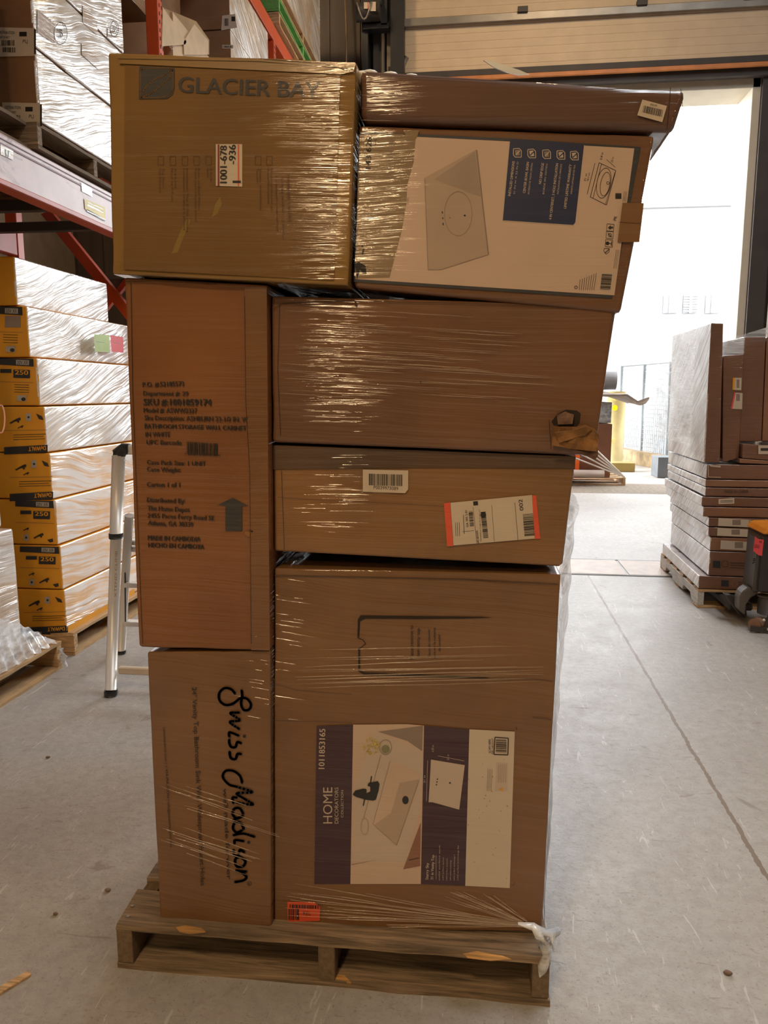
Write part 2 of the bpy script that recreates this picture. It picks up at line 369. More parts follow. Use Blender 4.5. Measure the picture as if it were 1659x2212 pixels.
# ------------------------------------------------------------------ the building
def floor_mat():
    m = bpy.data.materials.new('concrete_floor'); m.use_nodes = True; N = m.node_tree.nodes; L = m.node_tree.links; p = N['Principled BSDF']
    geo = N.new('ShaderNodeNewGeometry')
    def nz(scale, sc=1, detail=5, rough=.6, dist=0):
        mp = N.new('ShaderNodeMapping'); mp.inputs['Scale'].default_value = scale; L.new(geo.outputs['Position'], mp.inputs[0])
        n = N.new('ShaderNodeTexNoise'); n.inputs['Scale'].default_value = sc; n.inputs['Detail'].default_value = detail; n.inputs['Roughness'].default_value = rough; n.inputs['Distortion'].default_value = dist
        L.new(mp.outputs[0], n.inputs['Vector']); return n.outputs['Fac']
    def ramp(f, a, b, c0, c1):
        r = N.new('ShaderNodeValToRGB'); r.color_ramp.elements[0].position = a; r.color_ramp.elements[1].position = b
        r.color_ramp.elements[0].color = c0; r.color_ramp.elements[1].color = c1; L.new(f, r.inputs[0]); return r.outputs[0]
    def mx(f, a, b, bl='MIX'):
        x = N.new('ShaderNodeMix'); x.data_type = 'RGBA'; x.blend_type = bl
        for s, v in ((x.inputs[0], f), (x.inputs[6], a), (x.inputs[7], b)):
            if isinstance(v, (float, tuple)): s.default_value = v
            else: L.new(v, s)
        return x.outputs[2]
    def mth(op, a, b):
        x = N.new('ShaderNodeMath'); x.operation = op
        for s, v in zip(x.inputs, (a, b)):
            if isinstance(v, (float, int)): s.default_value = v
            else: L.new(v, s)
        return x.outputs[0]
    base = ramp(nz((1, 1, 1), 1.3, 6), .3, .7, (.37, .345, .32, 1), (.455, .43, .405, 1))
    base = mx(ramp(nz((1, 1, 1), 24, 5, .7), .40, .62, (0, 0, 0, 1), (.5, .5, .5, 1)), base, (.30, .265, .235, 1))
    base = mx(ramp(nz((1, 1, 1), 110, 4, .75, .6), .57, .66, (0, 0, 0, 1), (.7, .7, .7, 1)), base, (.22, .185, .155, 1))
    base = mx(ramp(nz((9, 1.2, 1), 3, 4, .6, 2.2), .64, .67, (0, 0, 0, 1), (.55, .55, .55, 1)), base, (.60, .58, .56, 1))
    base = mx(ramp(nz((1.5, 6, 1), 2.4, 5, .65, 2.8), .64, .67, (0, 0, 0, 1), (.6, .6, .6, 1)), base, (.25, .2, .165, 1))
    base = mx(ramp(nz((1, 1, 1), 4.2, 3, .6, 1.2), .66, .71, (0, 0, 0, 1), (.6, .6, .6, 1)), base, (.24, .18, .14, 1))
    sep = N.new('ShaderNodeSeparateXYZ'); L.new(geo.outputs['Position'], sep.inputs[0])
    x = mth('ADD', sep.outputs[0], mth('MULTIPLY', mth('SUBTRACT', nz((1, 1, 1), 9, 4), .5), .022))
    x = mth('ABSOLUTE', mth('SUBTRACT', x, .875), 0)
    inn = mth('LESS_THAN', sep.outputs[1], 6.1)
    w = mth('ADD', mth('MULTIPLY', nz((1, 1, 1), 40, 2), .012), .0015)
    j = mth('MULTIPLY', mth('LESS_THAN', x, w), inn)
    base = mx(j, base, (.20, .145, .10, 1))
    b = N.new('ShaderNodeBump'); b.inputs['Strength'].default_value = .35; b.inputs['Distance'].default_value = .006
    h = mth('ADD', nz((1, 1, 1), 60, 5, .7), mth('MULTIPLY', j, -1.2)); L.new(h, b.inputs['Height']); L.new(b.outputs[0], p.inputs['Normal'])
    p.inputs['Roughness'].default_value = .5
    L.new(ramp(nz((1, 1, 1), 6, 4), .3, .7, (.50, .50, .50, 1), (.60, .60, .60, 1)), p.inputs['Roughness'])
    L.new(base, p.inputs['Base Color']); return m
bm = bmesh.new(); box(bm, (-6, -9, -.2), (8, DOOR_Y+.02, 0)); tag(link('floor', bm, floor_mat()), kind='structure')
bm = bmesh.new(); box(bm, (-30, DOOR_Y+.02, -.2), (40, 70, -.004))
tag(link('floor_outside', bm, mat('outside_pavement', (.36, .33, .29), .85, vary=.25, vs=(3, 3, 3), bump=(.3, (30, 30, 30)))), kind='structure')
bm = bmesh.new(); box(bm, (-3, DOOR_Y+.02, -.004), (9, DOOR_Y+1.25, .001)); tag(link('trim_11', bm, mat('apron_asphalt', (.19, .15, .11), .9, vary=.3, vs=(20, 20, 20))), kind='structure')
WT = 9.0
bm = bmesh.new()
box(bm, (-6, DOOR_Y, 0), (DOOR_L-.0, DOOR_Y+.5, WT)); box(bm, (DOOR_R, DOOR_Y, 0), (8, DOOR_Y+.5, WT)); box(bm, (DOOR_L, DOOR_Y, DOOR_T), (DOOR_R, DOOR_Y+.5, WT))
for k in range(30):   # siding ribs
    xx = -6+.05+k*.42
    if xx < DOOR_L-.3 or xx > DOOR_R+.4:
        box(bm, (xx, DOOR_Y-.02, 0), (xx+.05, DOOR_Y, WT))
tag(link('wall_front', bm, dkw), kind='structure')
for nm, a, b in (('wall_left', (-6.2, -9, 0), (-6, DOOR_Y+.5, WT)), ('wall_right', (8, -9, 0), (8.2, DOOR_Y+.5, WT)), ('wall_back', (-6.2, -9.2, 0), (8.2, -9, WT)), ('ceiling', (-6.2, -9.2, WT), (8.2, DOOR_Y+.5, WT+.2))):
    bm = bmesh.new(); box(bm, a, b); tag(link(nm, bm, mat('wall_paint_tan' if nm != 'ceiling' else 'ceiling_paint', (.20, .15, .10) if nm != 'ceiling' else (.22, .18, .14), .8)), kind='structure')
# pale frame lining the doorway
pale = mat('door_frame_pale', (.62, .56, .45), .6, vary=.05)
for n, (a, b) in enumerate((((DOOR_R-.10, DOOR_Y+.02, 0), (DOOR_R+.01, DOOR_Y+.62, DOOR_T)), ((DOOR_L-.01, DOOR_Y+.02, 0), (DOOR_L+.08, DOOR_Y+.62, DOOR_T)), ((DOOR_L, DOOR_Y+.02, DOOR_T-.12), (DOOR_R, DOOR_Y+.62, DOOR_T+.01)))):
    o = B('trim_%d' % (n+1), a, b, pale, w=.006); o['kind'] = 'structure'
# steel cover plates across the aisle
bm = bmesh.new(); box(bm, (-2.0, 6.1, 0), (1.18, 6.64, .006)); bev(bm, .004)
pl_m = mat('floor_plate', (.52, .40, .32), .5, vary=.15, vs=(9, 9, 9), bump=(.5, (60, 60, 60)))
tag(link('trim_4', bm, pl_m), kind='structure')
bm = bmesh.new(); box(bm, (1.20, 6.1, 0), (4.4, 6.64, .006)); bev(bm, .004); tag(link('trim_5', bm, pl_m), kind='structure')
for n, yy in ((6, 6.075), (7, 6.645)):
    bm = bmesh.new(); box(bm, (-2.0, yy, 0), (4.4, yy+.022, .004)); tag(link('trim_%d' % n, bm, dkm), kind='structure')

# raised overhead door
dz = DOOR_T+.16
d1 = empty('door_1', ((DOOR_L+DOOR_R)/2, DOOR_Y-.15, dz), kind='structure')
PD = plY(DOOR_Y-.2)
def DB(name, a, b, m, w=.004):
    o = B(name, a, b, m, d1, w); o.matrix_parent_inverse = d1.matrix_basis.inverted(); return o
for k in range(3):
    z0 = dz+.05+k*.62
    bm = bmesh.new(); box(bm, (DOOR_L-.05, DOOR_Y-.13, z0), (DOOR_R+.3, DOOR_Y-.08, z0+.61))
    for q in range(6): box(bm, (DOOR_L-.05, DOOR_Y-.133, z0+.05+q*.1), (DOOR_R+.3, DOOR_Y-.12, z0+.135+q*.1))
    bev(bm, .003)
    o = link('door_panel', bm, panelm, d1); o.matrix_parent_inverse = d1.matrix_basis.inverted()
DB('bottom_seal', (DOOR_L-.05, DOOR_Y-.14, dz-.03), (DOOR_R+.3, DOOR_Y-.07, dz+.05), dkm)
DB('bottom_rail', (DOOR_L-.05, DOOR_Y-.2, dz-.10), (DOOR_R+.3, DOOR_Y-.16, dz-.05), mat('rail_rust_orange', (.60, .22, .06), .5))
DB('reinforcing_bar', (DOOR_L-.25, DOOR_Y-.2, dz+.60), (DOOR_R+.3, DOOR_Y-.14, dz+.69), greym)
DB('end_stile', (DOOR_L-.17, DOOR_Y-.16, dz-.05), (DOOR_L+.0, DOOR_Y-.13, dz+1.9), greym)
for xx in (DOOR_L-.1, .4, 1.9, 3.2):
    DB('hinge', (xx, DOOR_Y-.23, dz+.68), (xx+.13, DOOR_Y-.15, dz+.75), dkm)
DB('roller_bracket', (DOOR_L-.14, DOOR_Y-.24, dz-.02), (DOOR_L+.05, DOOR_Y-.14, dz+.10), dkm)
bm = bmesh.new(); tube(bm, [(DOOR_L+.02, DOOR_Y-.2, dz+.05), (DOOR_L+.1, DOOR_Y-.2, dz+.22)], .035, 8); o = link('corner_latch', bm, greym, d1); o.matrix_parent_inverse = d1.matrix_basis.inverted()
bm = bmesh.new(); box(bm, (DOOR_L-.05, DOOR_Y-.12, DOOR_T-.02), (DOOR_R+.3, DOOR_Y-.02, DOOR_T+.10)); tag(link('trim_8', bm, dkm), kind='structure')
# side frames and pipe of the doorway
bm = bmesh.new(); box(bm, (DOOR_L-.36, DOOR_Y-.1, 0), (DOOR_L-.19, DOOR_Y-.02, WT)); box(bm, (DOOR_R+.0, DOOR_Y-.06, 0), (DOOR_R+.22, DOOR_Y-.02, DOOR_T)); tag(link('trim_9', bm, dkm), kind='structure')
for xx, lb in ((DOOR_L-.22, 'tall thin vertical guide pipe left of the raised cream door'), (DOOR_R+.26, 'pale vertical guide rail on dark wall right of the doorway')):
    bm = bmesh.new(); tube(bm, [(xx, DOOR_Y-.14, 0), (xx, DOOR_Y-.14, 8.2)], .03, 10); tag(link('guide_pipe', bm, greym), lb, 'pipe')
bm = bmesh.new(); box(bm, (-6, DOOR_Y-.16, 5.55), (DOOR_L-.36, DOOR_Y-.02, 5.72)); box(bm, (-6, DOOR_Y-.1, 5.0), (DOOR_L-.36, DOOR_Y-.02, 5.55)); tag(link('trim_10', bm, mat('girt_steel', (.05, .05, .05), .5)), kind='structure')
cb = empty('hanging_cable', (-2.2, DOOR_Y-.2, 5), label='thin tan cable hanging down dark wall left of the motor', cat='cable')
c0 = on(743, -30, plY(DOOR_Y-.2)); c1 = on(748, 140, plY(DOOR_Y-.2))
bm = bmesh.new(); tube(bm, [c0, c0.lerp(c1, .5)+V((.015, 0, 0)), c1, c1+V((0, 0, -2))], .012, 6); o = link('cable', bm, mat('cable_tan', (.3, .2, .1), .6), cb); o.matrix_parent_inverse = cb.matrix_basis.inverted()
# door opener
pm = on(802, 15, plY(DOOR_Y-.4))
mo = empty('door_opener_motor', pm, label='dark cylindrical door opener motor with white sticker high on the back wall', cat='motor')
def lk(name, bm, m, par, sm=False):
    o = link(name, bm, m, par, sm); o.matrix_parent_inverse = par.matrix_basis.inverted(); return o
bm = bmesh.new(); tube(bm, [pm+V((-.2, 0, -.06)), pm+V((.12, 0, -.06))], .11, 16); lk('motor_body', bm, dkm, mo)
bm = bmesh.new(); box(bm, pm+V((-.12, .0, .02)), pm+V((.14, .2, .34))); bev(bm, .01); lk('control_box', bm, blk, mo)
bm = bmesh.new(); box(bm, pm+V((-.12, .05, -.24)), pm+V((.22, .2, -.18))); box(bm, pm+V((.12, .05, -.2)), pm+V((.2, .2, .3))); box(bm, pm+V((-.14, .1, -1.3)), pm+V((-.06, .38, .5))); box(bm, pm+V((.24, .1, -1.3)), pm+V((.42, .38, .8))); lk('mounting_bracket', bm, blk, mo)
decal('sticker', mo, plY(DOOR_Y-.52), [RC(786, 5, 798, 19, white_p), RC(800, 4, 812, 24, white_p), RC(794, 5, 796, 19, red_o, 2)])
bm = bmesh.new(); tube(bm, [pm+V((-.17+.19*k/8+.0, -.13, -.0-.20*math.sin(math.pi*k/8))) for k in range(9)], .012, 6); lk('hose', bm, greym, mo)

# ------------------------------------------------------------------ outside, seen through the doorway
ob = empty('office_building', (6, 30, 0), label='pale building with four upper windows beyond the yard', cat='building')
def ol(name, bm, m, par): return lk(name, bm, m, par)
outw = mat('outside_wall_white', (.26, .258, .255), .8, vary=.03)
bm = bmesh.new(); box(bm, (-8, 26, 0), (16, 34, 7.2)); ol('wall', bm, outw, ob)
bm = bmesh.new(); box(bm, (-8.2, 25.8, 7.1), (16.2, 34.2, 7.3)); ol('parapet', bm, outw, ob)
PW = plY(25.97)
for q, (xa, xb) in enumerate(((1431, 1463), (1474, 1507), (1522, 1554), (1566, 1599))):
    a = on(xa, 677, PW); b = on(xb, 638, PW)
    bm = bmesh.new(); box(bm, (a.x, 25.93, a.z), (b.x, 26.02, b.z)); w_ = ol('window', bm, mat('outside_window_grey', (.13, .13, .135), .4), ob)
    bm = bmesh.new(); mxx = (a.x+b.x)/2; box(bm, (mxx-.04, 25.88, a.z), (mxx+.04, 25.95, b.z))
    if q == 1:
        for s in range(7): zz = a.z+(b.z-a.z)*(s+.5)/7; box(bm, (a.x, 25.89, zz), (b.x, 25.95, zz+.05))
    o = link('mullion', bm, outw, w_)
rw = [on(1300, 712, plY(24)), on(1600, 666, plY(20))]
bm = bmesh.new(); prism(bm, [(1.5, 22, 0), (9.5, 19, 0), (9.5, 19, on(1600, 666, plY(19)).z), (1.5, 22, on(1300, 716, plY(22)).z)], (0, .3, 0))
tag(link('boundary_wall', bm, outw), 'tall white wall with sloping top edge behind the wire fence', 'wall')
# fence
fa, fb = V((3.05, 17.4, 0)), V((3.95, 13.5, 0)); fd = (fb-fa); fh = 2.0
fe = empty('wire_fence', fa, label='grey wire mesh fence along the yard kerb outside', cat='fence')
fgr = mat('fence_grey', (.22, .24, .25), .6)
for t in (0, .28, .56, 1.0):
    bm = bmesh.new(); q = fa+fd*t; tube(bm, [q, q+V((0, 0, fh))], .035, 8); ol('fence_post', bm, fgr, fe)
bm = bmesh.new(); tube(bm, [fa+V((0, 0, fh)), fb+V((0, 0, fh))], .025, 8); ol('top_rail', bm, fgr, fe)
bm = bmesh.new()
for k in range(24): z = .1+k*fh/24; tube(bm, [fa+V((0, 0, z)), fb+V((0, 0, z))], .006, 4, caps=False)
for k in range(50): q = fa+fd*k/49; tube(bm, [q, q+V((0, 0, fh))], .004, 4, caps=False)
ol('mesh_panel', bm, fgr, fe)
bm = bmesh.new(); prism(bm, [fa+V((-.25, 0, 0)), fb+V((-.25, 0, 0)), fb+V((-.25, 0, .26)), fa+V((-.25, 0, .26))], (.18, 0, 0))
tag(link('kerb', bm, mat('kerb_stone', (.27, .19, .10), .9, vary=.35, vs=(6, 6, 6))), 'low rough stone kerb running under the wire fence', 'kerb')
dirt = bmesh.new(); prism(dirt, [(4.3, 13.5, 0), (4.3, 13.5, .3), (3.9, 18, 1.6), (3.9, 18, 0)], (2.5, 0, 0))
tag(link('slope_bank', dirt, mat('bank_grey', (.2, .2, .2), .9, vary=.3)), 'grey sloping bank seen through the wire fence', 'bank')
# bollard with lettering
bo = on(1325, 1005, plZ(0))
by_ = mat('bollard_cream', (.5, .40, .18), .6, vary=.1)
bm = bmesh.new(); tube(bm, [bo, bo+V((0, 0, 1.45))], .17, 20); bol = tag(link('bollard', bm, by_), 'thick pale yellow safety post outside the doorway', 'bollard')
PB = plY(bo.y-.18)
decal('printed_text', bol, PB, [T('ONE', (1312, 866), (1332, 866), 7, cyel, 2), T('2K', (1312, 955), (1330, 955), 8, cyel, 2), CI((1328, 881), 6, mat('reflector_yellow', (.9, .7, 0), .4), 3)])
def pallet(name, loc, w, l, rz, m1, m2, label, group=None, nd=6, notch=False, h=.125, cat='pallet', spl=None):
    """deck boards run along local X over three lengthwise stringers"""
    e = empty(name, loc, rz, label=label, cat=cat, group=group); rnd = random.Random(name+label); sh = h-.036; st = []
    for k in range(3):
        x = (0, (w-.04)/2, w-.04)[k]; bm = bmesh.new()
        if notch:
            pr = [(x, 0, .018), (x, l*.14, .018), (x, l*.17, .058), (x, l*.33, .058), (x, l*.36, .018), (x, l*.62, .018), (x, l*.65, .058), (x, l*.81, .058), (x, l*.84, .018), (x, l, .018), (x, l, .018+sh), (x, 0, .018+sh)]
            prism(bm, pr, (.04, 0, 0))
        else: box(bm, (x, 0, .018), (x+.04, l, .018+sh))
        bmesh.ops.recalc_face_normals(bm, faces=bm.faces); bev(bm, .002); link('stringer', bm, m2, e)
    def board(nm, y0, y1, z0, z1, mm):
        bm = bmesh.new(); n = 12; j = [[None]*4 for _ in range(n+1)]
        for i in range(n+1):
            x = w*i/n; a = (rnd.random()-.5)*.006; b = (rnd.random()-.5)*.006; c = rnd.random()*.003
            for q, (yy, zz) in enumerate(((y0+a, z0), (y1+b, z0), (y1+b, z1-c), (y0+a, z1-c))): j[i][q] = bm.verts.new((x+(rnd.random()-.5)*.008*(i in (0, n)), yy, zz))
        for i in range(n):
            for q in range(4): bm.faces.new((j[i][q], j[i+1][q], j[i+1][(q+1) % 4], j[i][(q+1) % 4]))
        bm.faces.new(j[0][::-1]); bm.faces.new(j[n]); bmesh.ops.recalc_face_normals(bm, faces=bm.faces); return link(nm, bm, mm, e)
    bw = .135
    for k in range(nd): y = (l-bw)*k/(nd-1); board('deck_board', y, y+bw*(.85 if 0 < k < nd-1 else 1), h-.018, h, m1)
    for k in range(3): y = (l-.13)*k/2; board('bottom_board', y, y+.13, 0, .018, m1)
    return e

# wrapped load on a pallet in the yard
op = on(1240, 1050, plZ(0))
pallet('pallet', (op.x-1.1, op.y+.1, 0), 1.9, .9, R(2), w_new, w_newy, 'pine pallet out in the yard under a tied load', nd=4)
bx('cardboard_box', (op.x-.8, op.y+.15, .127), (op.x+.56, op.y+.85, .95), mat('carton_orange_outside', (.18, .07, .035), .8), 'orange-brown carton strapped on the yard pallet', nu=2)
bm = bmesh.new(); box(bm, (op.x+.02, op.y+.1, .12), (op.x+.08, op.y+.14, 1.0)); tag(link('strap', bm, mat('strap_orange', (.9, .15, .01), .5)), 'bright orange strap over the carton in the yard', 'strap')
bm = bmesh.new(); tube(bm, [(op.x-.5, op.y+.05, .19), (op.x+.45, op.y+.05, .19)], .06, 10); tag(link('cardboard_roll', bm, mat('roll_pale', (.6, .5, .45), .7)), 'pale roll lying at the foot of the yard carton', 'roll')
bx('wrapped_bundle', (op.x-.7, op.y+.2, .96), (op.x+.55, op.y+.85, 1.28), mat('bundle_grey', (.34, .34, .34), .6, vary=.5, vs=(14, 14, 25)), 'grey mottled bundle on top of the orange-brown yard carton', 'bundle', nu=5, dent=.05)
bm = bmesh.new()
cx, cy, cz = op.x+.0, op.y+.5, 1.30
g = [[bm.verts.new((cx-.7+i*.16, cy-.45+j*.2, cz+.10+.10*mnoise.noise(V((i*.5, j*.7, 1)))-(.10 if i > 9 else 0))) for j in range(6)] for i in range(12)]
for i in range(11):
    for j in range(5): bm.faces.new((g[i][j], g[i+1][j], g[i+1][j+1], g[i][j+1]))
o = link('tarp', bm, mat('tarp_pale', (.26, .21, .18), .7, vary=.25)); o.modifiers.new('s', 'SOLIDIFY').thickness = .03; tag(o, 'crumpled pale sheet draped over the grey yard bundle', 'tarp')
bm = bmesh.new(); tube(bm, [(op.x-.2, op.y+.4, 1.62), (op.x+.62, op.y+.4, 1.62)], .15, 20); tag(link('pipe_section', bm, mat('pipe_grey', (.22, .22, .23), .4)), 'thick grey pipe lying on top of the yard load', 'pipe')
bm = bmesh.new()
for k in range(5): tube(bm, [(op.x-.1, op.y+.0, .95-.12*k), (op.x+.75, op.y-.02, .15)], .012, 5)
tag(link('tie_cord', bm, mat('cord_pale', (.7, .65, .6), .6)), 'pale taut cords running down to the yard pallet corner', 'cord')
pk = on(1345, 1018, plZ(0))
bx('yellow_timber', (pk.x-.35, pk.y-.1, 0), (pk.x+.2, pk.y+.3, .16), mat('timber_yellow', (.25, .17, .04), .7), 'short yellow timber block at foot of the yellow post', 'block', nu=2)
bb = on(1440, 1030, plZ(0))
bx('plastic_crate', (bb.x-.2, bb.y-.2, 0), (bb.x+.3, bb.y+.3, .35), mat('crate_grey', (.10, .11, .12), .5), 'dark grey crate on the ground outside by the fence end', 'crate', nu=2)

# ------------------------------------------------------------------ pallet rack along the left
XF, XR = -2.2, -3.2
rk = empty('pallet_rack', (XF, 5.25, 0), label='tall orange and red steel pallet rack along the left side', cat='rack')
def RK(name, a, b, m, w=.004):
    o = B(name, a, b, m, rk, w); o.matrix_parent_inverse = rk.matrix_basis.inverted(); return o
for yy, ph in ((2.36, 7), (5.2, 7), (8.15, 4.92), (10.45, 4.92)):
    for x in (XF, XR-.08):
        bm = bmesh.new(); box(bm, (x-.0, yy, 0), (x+.085, yy+.075, ph))
        bev(bm, .004)
        z = .1
        while z < ph-.03 and x == XF:
            for q in (.018, .058):
                box(bm, (x+.084, yy+q, z), (x+.0865, yy+q+.012, z+.022), 1)
            z += .05
        lk('upright_post', bm, [orange, gap_shade], rk)
    for k in range(6 if ph > 5 else 4):
        z0 = .2+k*1.15; a, b = (XR+.02, XF+.04) if k % 2 else (XF+.04, XR+.02)
        bm = bmesh.new(); prism(bm, [(a, yy+.02, z0), (b, yy+.02, z0+1.1), (b, yy+.02, z0+1.15), (a, yy+.02, z0+.05)], (0, .04, 0)); bmesh.ops.recalc_face_normals(bm, faces=bm.faces)
        lk('diagonal_brace', bm, rack_red, rk)
# front beam, level one, paint faded and worn pale
def beam(y0, y1, x, z0, z1, m, lip=True):
    bm = bmesh.new(); box(bm, (x-.02, y0, z0), (x+.05, y1, z1))
    if lip: box(bm, (x-.05, y0, z1), (x+.02, y1, z1+.02)); 
    bev(bm, .006); lk('beam', bm, m, rk)
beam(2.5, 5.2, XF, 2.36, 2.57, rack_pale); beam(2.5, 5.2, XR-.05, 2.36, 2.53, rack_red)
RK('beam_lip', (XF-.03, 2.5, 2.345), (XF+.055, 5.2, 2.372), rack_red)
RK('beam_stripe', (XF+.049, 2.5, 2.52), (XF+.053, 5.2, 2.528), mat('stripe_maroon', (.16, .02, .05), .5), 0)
RK('beam_stripe', (XF+.049, 2.5, 2.545), (XF+.053, 5.2, 2.549), mat('stripe_maroon', (.16, .02, .05), .5), 0)
beam(5.28, 8.1, XF, 3.05, 3.2, orange); beam(5.28, 8.1, XR, 3.05, 3.2, orange)
beam(5.28, 10.5, XF+.03, 4.93, 5.08, orange); beam(5.28, 10.5, XR, 4.93, 5.08, orange)
for yy in (3.0, 3.7, 4.4, 4.95): RK('cross_bar', (XR, yy, 2.47), (XF-.02, yy+.06, 2.53), dkm)
for yy in (5.6, 6.6, 7.6): RK('cross_bar', (XR, yy, 3.12), (XF, yy+.06, 3.18), dkm)
PXB = plX(XF+.051)
decal('beam_sticker', rk, PXB, [P([(0, 311), (28, 326), (28, 346), (0, 333)], white_p), P([(175, 394), (198, 408), (198, 425), (176, 413)], white_p), LN((10, 322), (12, 338), 3, ink), LN((17, 326), (16, 340), 3, ink), LN((187, 402), (188, 418), 3, ink)], .002)
decal('load_plate', rk, PXB, [P([(181, 429), (226, 448), (227, 474), (183, 452)], cyel), LN((188, 437), (222, 452), 2, ink, 2), LN((188, 443), (222, 459), 3, ink, 2), P([(187, 452), (227, 474), (226, 478), (187, 457)], ink)], .002)
# brace seen under the first shelf
PBR = plY(5.12)
bm = bmesh.new(); a, b = on(88, 462, PBR), on(285, 705, PBR); prism(bm, [a, b, b+V((.07, 0, .02)), a+V((.07, 0, .02))], (0, .05, 0)); bmesh.ops.recalc_face_normals(bm, faces=bm.faces)
lk('diagonal_brace', bm, rack_red, rk)
RK('cross_bar', (-5.9, 5.35, 2.14), (XF, 5.42, 2.22), dkm)

# load on the first shelf
pallet('pallet', (XF+.055, 3.72, 2.592), 1.15, 1.06, R(90), w_oldy, w_old, 'weathered pallet on the first rack shelf under wrapped white cartons', nd=6)
upl = []
PU, PUX = plY(3.75), plX(XF)
zs = [2.722, 3.06, 3.42, 3.80, 4.2]
upc = mat('carton_upper_brown', (.25, .125, .055), .65, film=.4)
for k in range(4):
    o = bx('cardboard_box', (XR, 3.75, zs[k]), (XF+.055, 4.74, zs[k+1]-.003), [upc, wrapm], ['brown carton with shipping label resting directly on the shelf pallet', 'brown carton with shipping label, second up on the shelf pallet', 'film wrapped carton third up on the shelf pallet', 'film wrapped carton topmost on the shelf pallet'][k], group='cartons wrapped on the first rack shelf', seed=k, e=.012)
    for p in o.data.polygons: p.material_index = 1 if p.normal.x > .5 else 0
    upl.append(o)
def ship(x, y, s, w=84, h=62):
    return [P([(x, y), (x+w, y+2), (x+w, y+h), (x, y+h+2)], white_p), T('DISTRIBUTION', (x+6, y+14), (x+40, y+15), 6, ink), T('SHIP TO WEST', (x+6, y+24), (x+30, y+25), 5, ink), bars((x+12, y+28), (28, 0), (0, 12), 12, ink, seed=s), bars((x+14, y+43), (28, 1), (0, 11), 12, ink, seed=s+1), RC(x+50, y+10, x+66, y+20, ink, 2), T('PLJ', (x+58, y+34), (x+68, y+34), 7, ink), LN((x+84, y+4), (x+84, y+h-4), 4, ink, 2)]
decal('shipping_label', upl[1], PU, ship(-8, 59, 5))
decal('shipping_label', upl[0], PU, ship(5, 221, 8, 82, 56))
PUX2 = plX(XF+.055)
decal('handwritten_mark', upl[2], PUX2, [CR((130, 72), 14, 1.5, ink, ry=24), T('3', (125, 82), (136, 80), 18, inkb), CR((246, 62), 9, 1.5, ink, ry=17), T('2', (242, 70), (251, 70), 13, inkb)], .002)
decal('printed_panel', upl[2], PUX2, [P([(178, 10), (210, 45), (210, 78), (178, 48)], mat('brown_print_under_film', (.42, .26, .14), .5, film=.9, milky_glare=.5, ior=2.2, coatr=.2, fs=.5, ky=-.35)), P([(232, 60), (264, 85), (264, 106), (232, 82)], mat('brown_print_under_film', (0, 0, 0))), P([(80, 20), (118, 50), (118, 95), (80, 70)], grey_l), P([(176, 92), (214, 130), (214, 152), (176, 118)], mat('brown_print_under_film', (0, 0, 0)))], .0015)
# nearer shelf load, its corner just in view
pallet('pallet', (XF+.0, 2.62, 2.592), 1.15, .95, R(90), w_oldy, w_old, 'dark splintered pallet end on the shelf at the left picture edge', nd=5)
bx('cardboard_box', (XR, 2.66, 2.722), (XF-.02, 3.52, 3.3), upc, 'brown carton on the shelf pallet nearest the camera', nu=3)
# loose film tail on that pallet
# second bay loads
pallet('pallet', (XF+.02, 5.5, 3.225), 1.1, 1.0, R(90), w_oldy, w_old, 'pallet under the open carton on the higher rack shelf', nd=5)
PX2 = plX(-2.11)
oc = empty('open_carton', (-2.6, 6, 3.35), label='open tan carton with flap standing behind the orange rack post', cat='box')
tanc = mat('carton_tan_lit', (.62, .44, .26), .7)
bm = bmesh.new()
box(bm, (-2.95, 5.45, 3.36), (-2.12, 5.47, 3.92)); box(bm, (-2.95, 6.45, 3.36), (-2.12, 6.47, 3.92)); box(bm, (-2.14, 5.47, 3.36), (-2.12, 6.45, 3.98)); box(bm, (-2.95, 5.47, 3.36), (-2.93, 6.45, 3.92)); box(bm, (-2.93, 5.47, 3.36), (-2.14, 6.45, 3.38))
lk('body', bm, tanc, oc)
bm = bmesh.new(); q = [on(356, 18, plX(-2.2)), on(424, 46, plX(-2.2)), on(452, 86, plX(-2.2)), on(452, 118, plX(-2.2)), on(356, 112, plX(-2.2))]; prism(bm, q, (-.008, 0, 0)); lk('inside_fill_panel', bm, mat('carton_inside_shade', (.38, .24, .11), .8), oc)  # added panel over the unlit black inside, shade put into its darker tan
bm = bmesh.new(); q = [on(352, 15, PX2), on(403, 90, PX2), on(400, 96, PX2), on(350, 100, PX2)]; prism(bm, q, (-.008, 0, 0)); lk('flap', bm, tanc, oc)
bm = bmesh.new(); q = [on(397, 90, PX2), on(420, 52, PX2), on(450, 88, PX2), on(450, 118, PX2), on(398, 118, PX2)]; prism(bm, q, (-.008, 0, 0)); lk('flap', bm, tanc, oc)
decal('printed_text', oc, (V((-2.118, 0, 0)), V((1, 0, 0))), [T('Freight only', (356, 58), (382, 98), 7, grey_m), T('handle', (358, 92), (370, 108), 6, grey_m)], .002)
for k, (y0, y1, z0, z1, lb) in enumerate(((6.75, 7.95, 3.36, 4.42, 'brown wrapped carton lower of two beside the open carton'), (6.75, 7.95, 4.423, 4.90, 'brown wrapped carton with white label upper of two on the higher shelf'))):
    o = bx('cardboard_box', (XR+.1, y0, z0), (-2.12, y1, z1), [upc, wrapr], lb, nu=4, seed=k+20)
    for p in o.data.polygons: p.material_index = 1 if p.normal.x > .5 else 0
    if k == 1: decal('shipping_label', o, plY(6.75), [P([(480, 34), (508, 30), (512, 60), (478, 66)], white_p), bars((484, 40), (10, 0), (0, 16), 8, ink), RC(500, 36, 508, 46, ink, 2)])
    else: decal('shipping_label', o, plY(6.75), [RC(480, 97, 504, 105, white_p), bars((482, 99), (20, 0), (0, 4), 12, ink)])
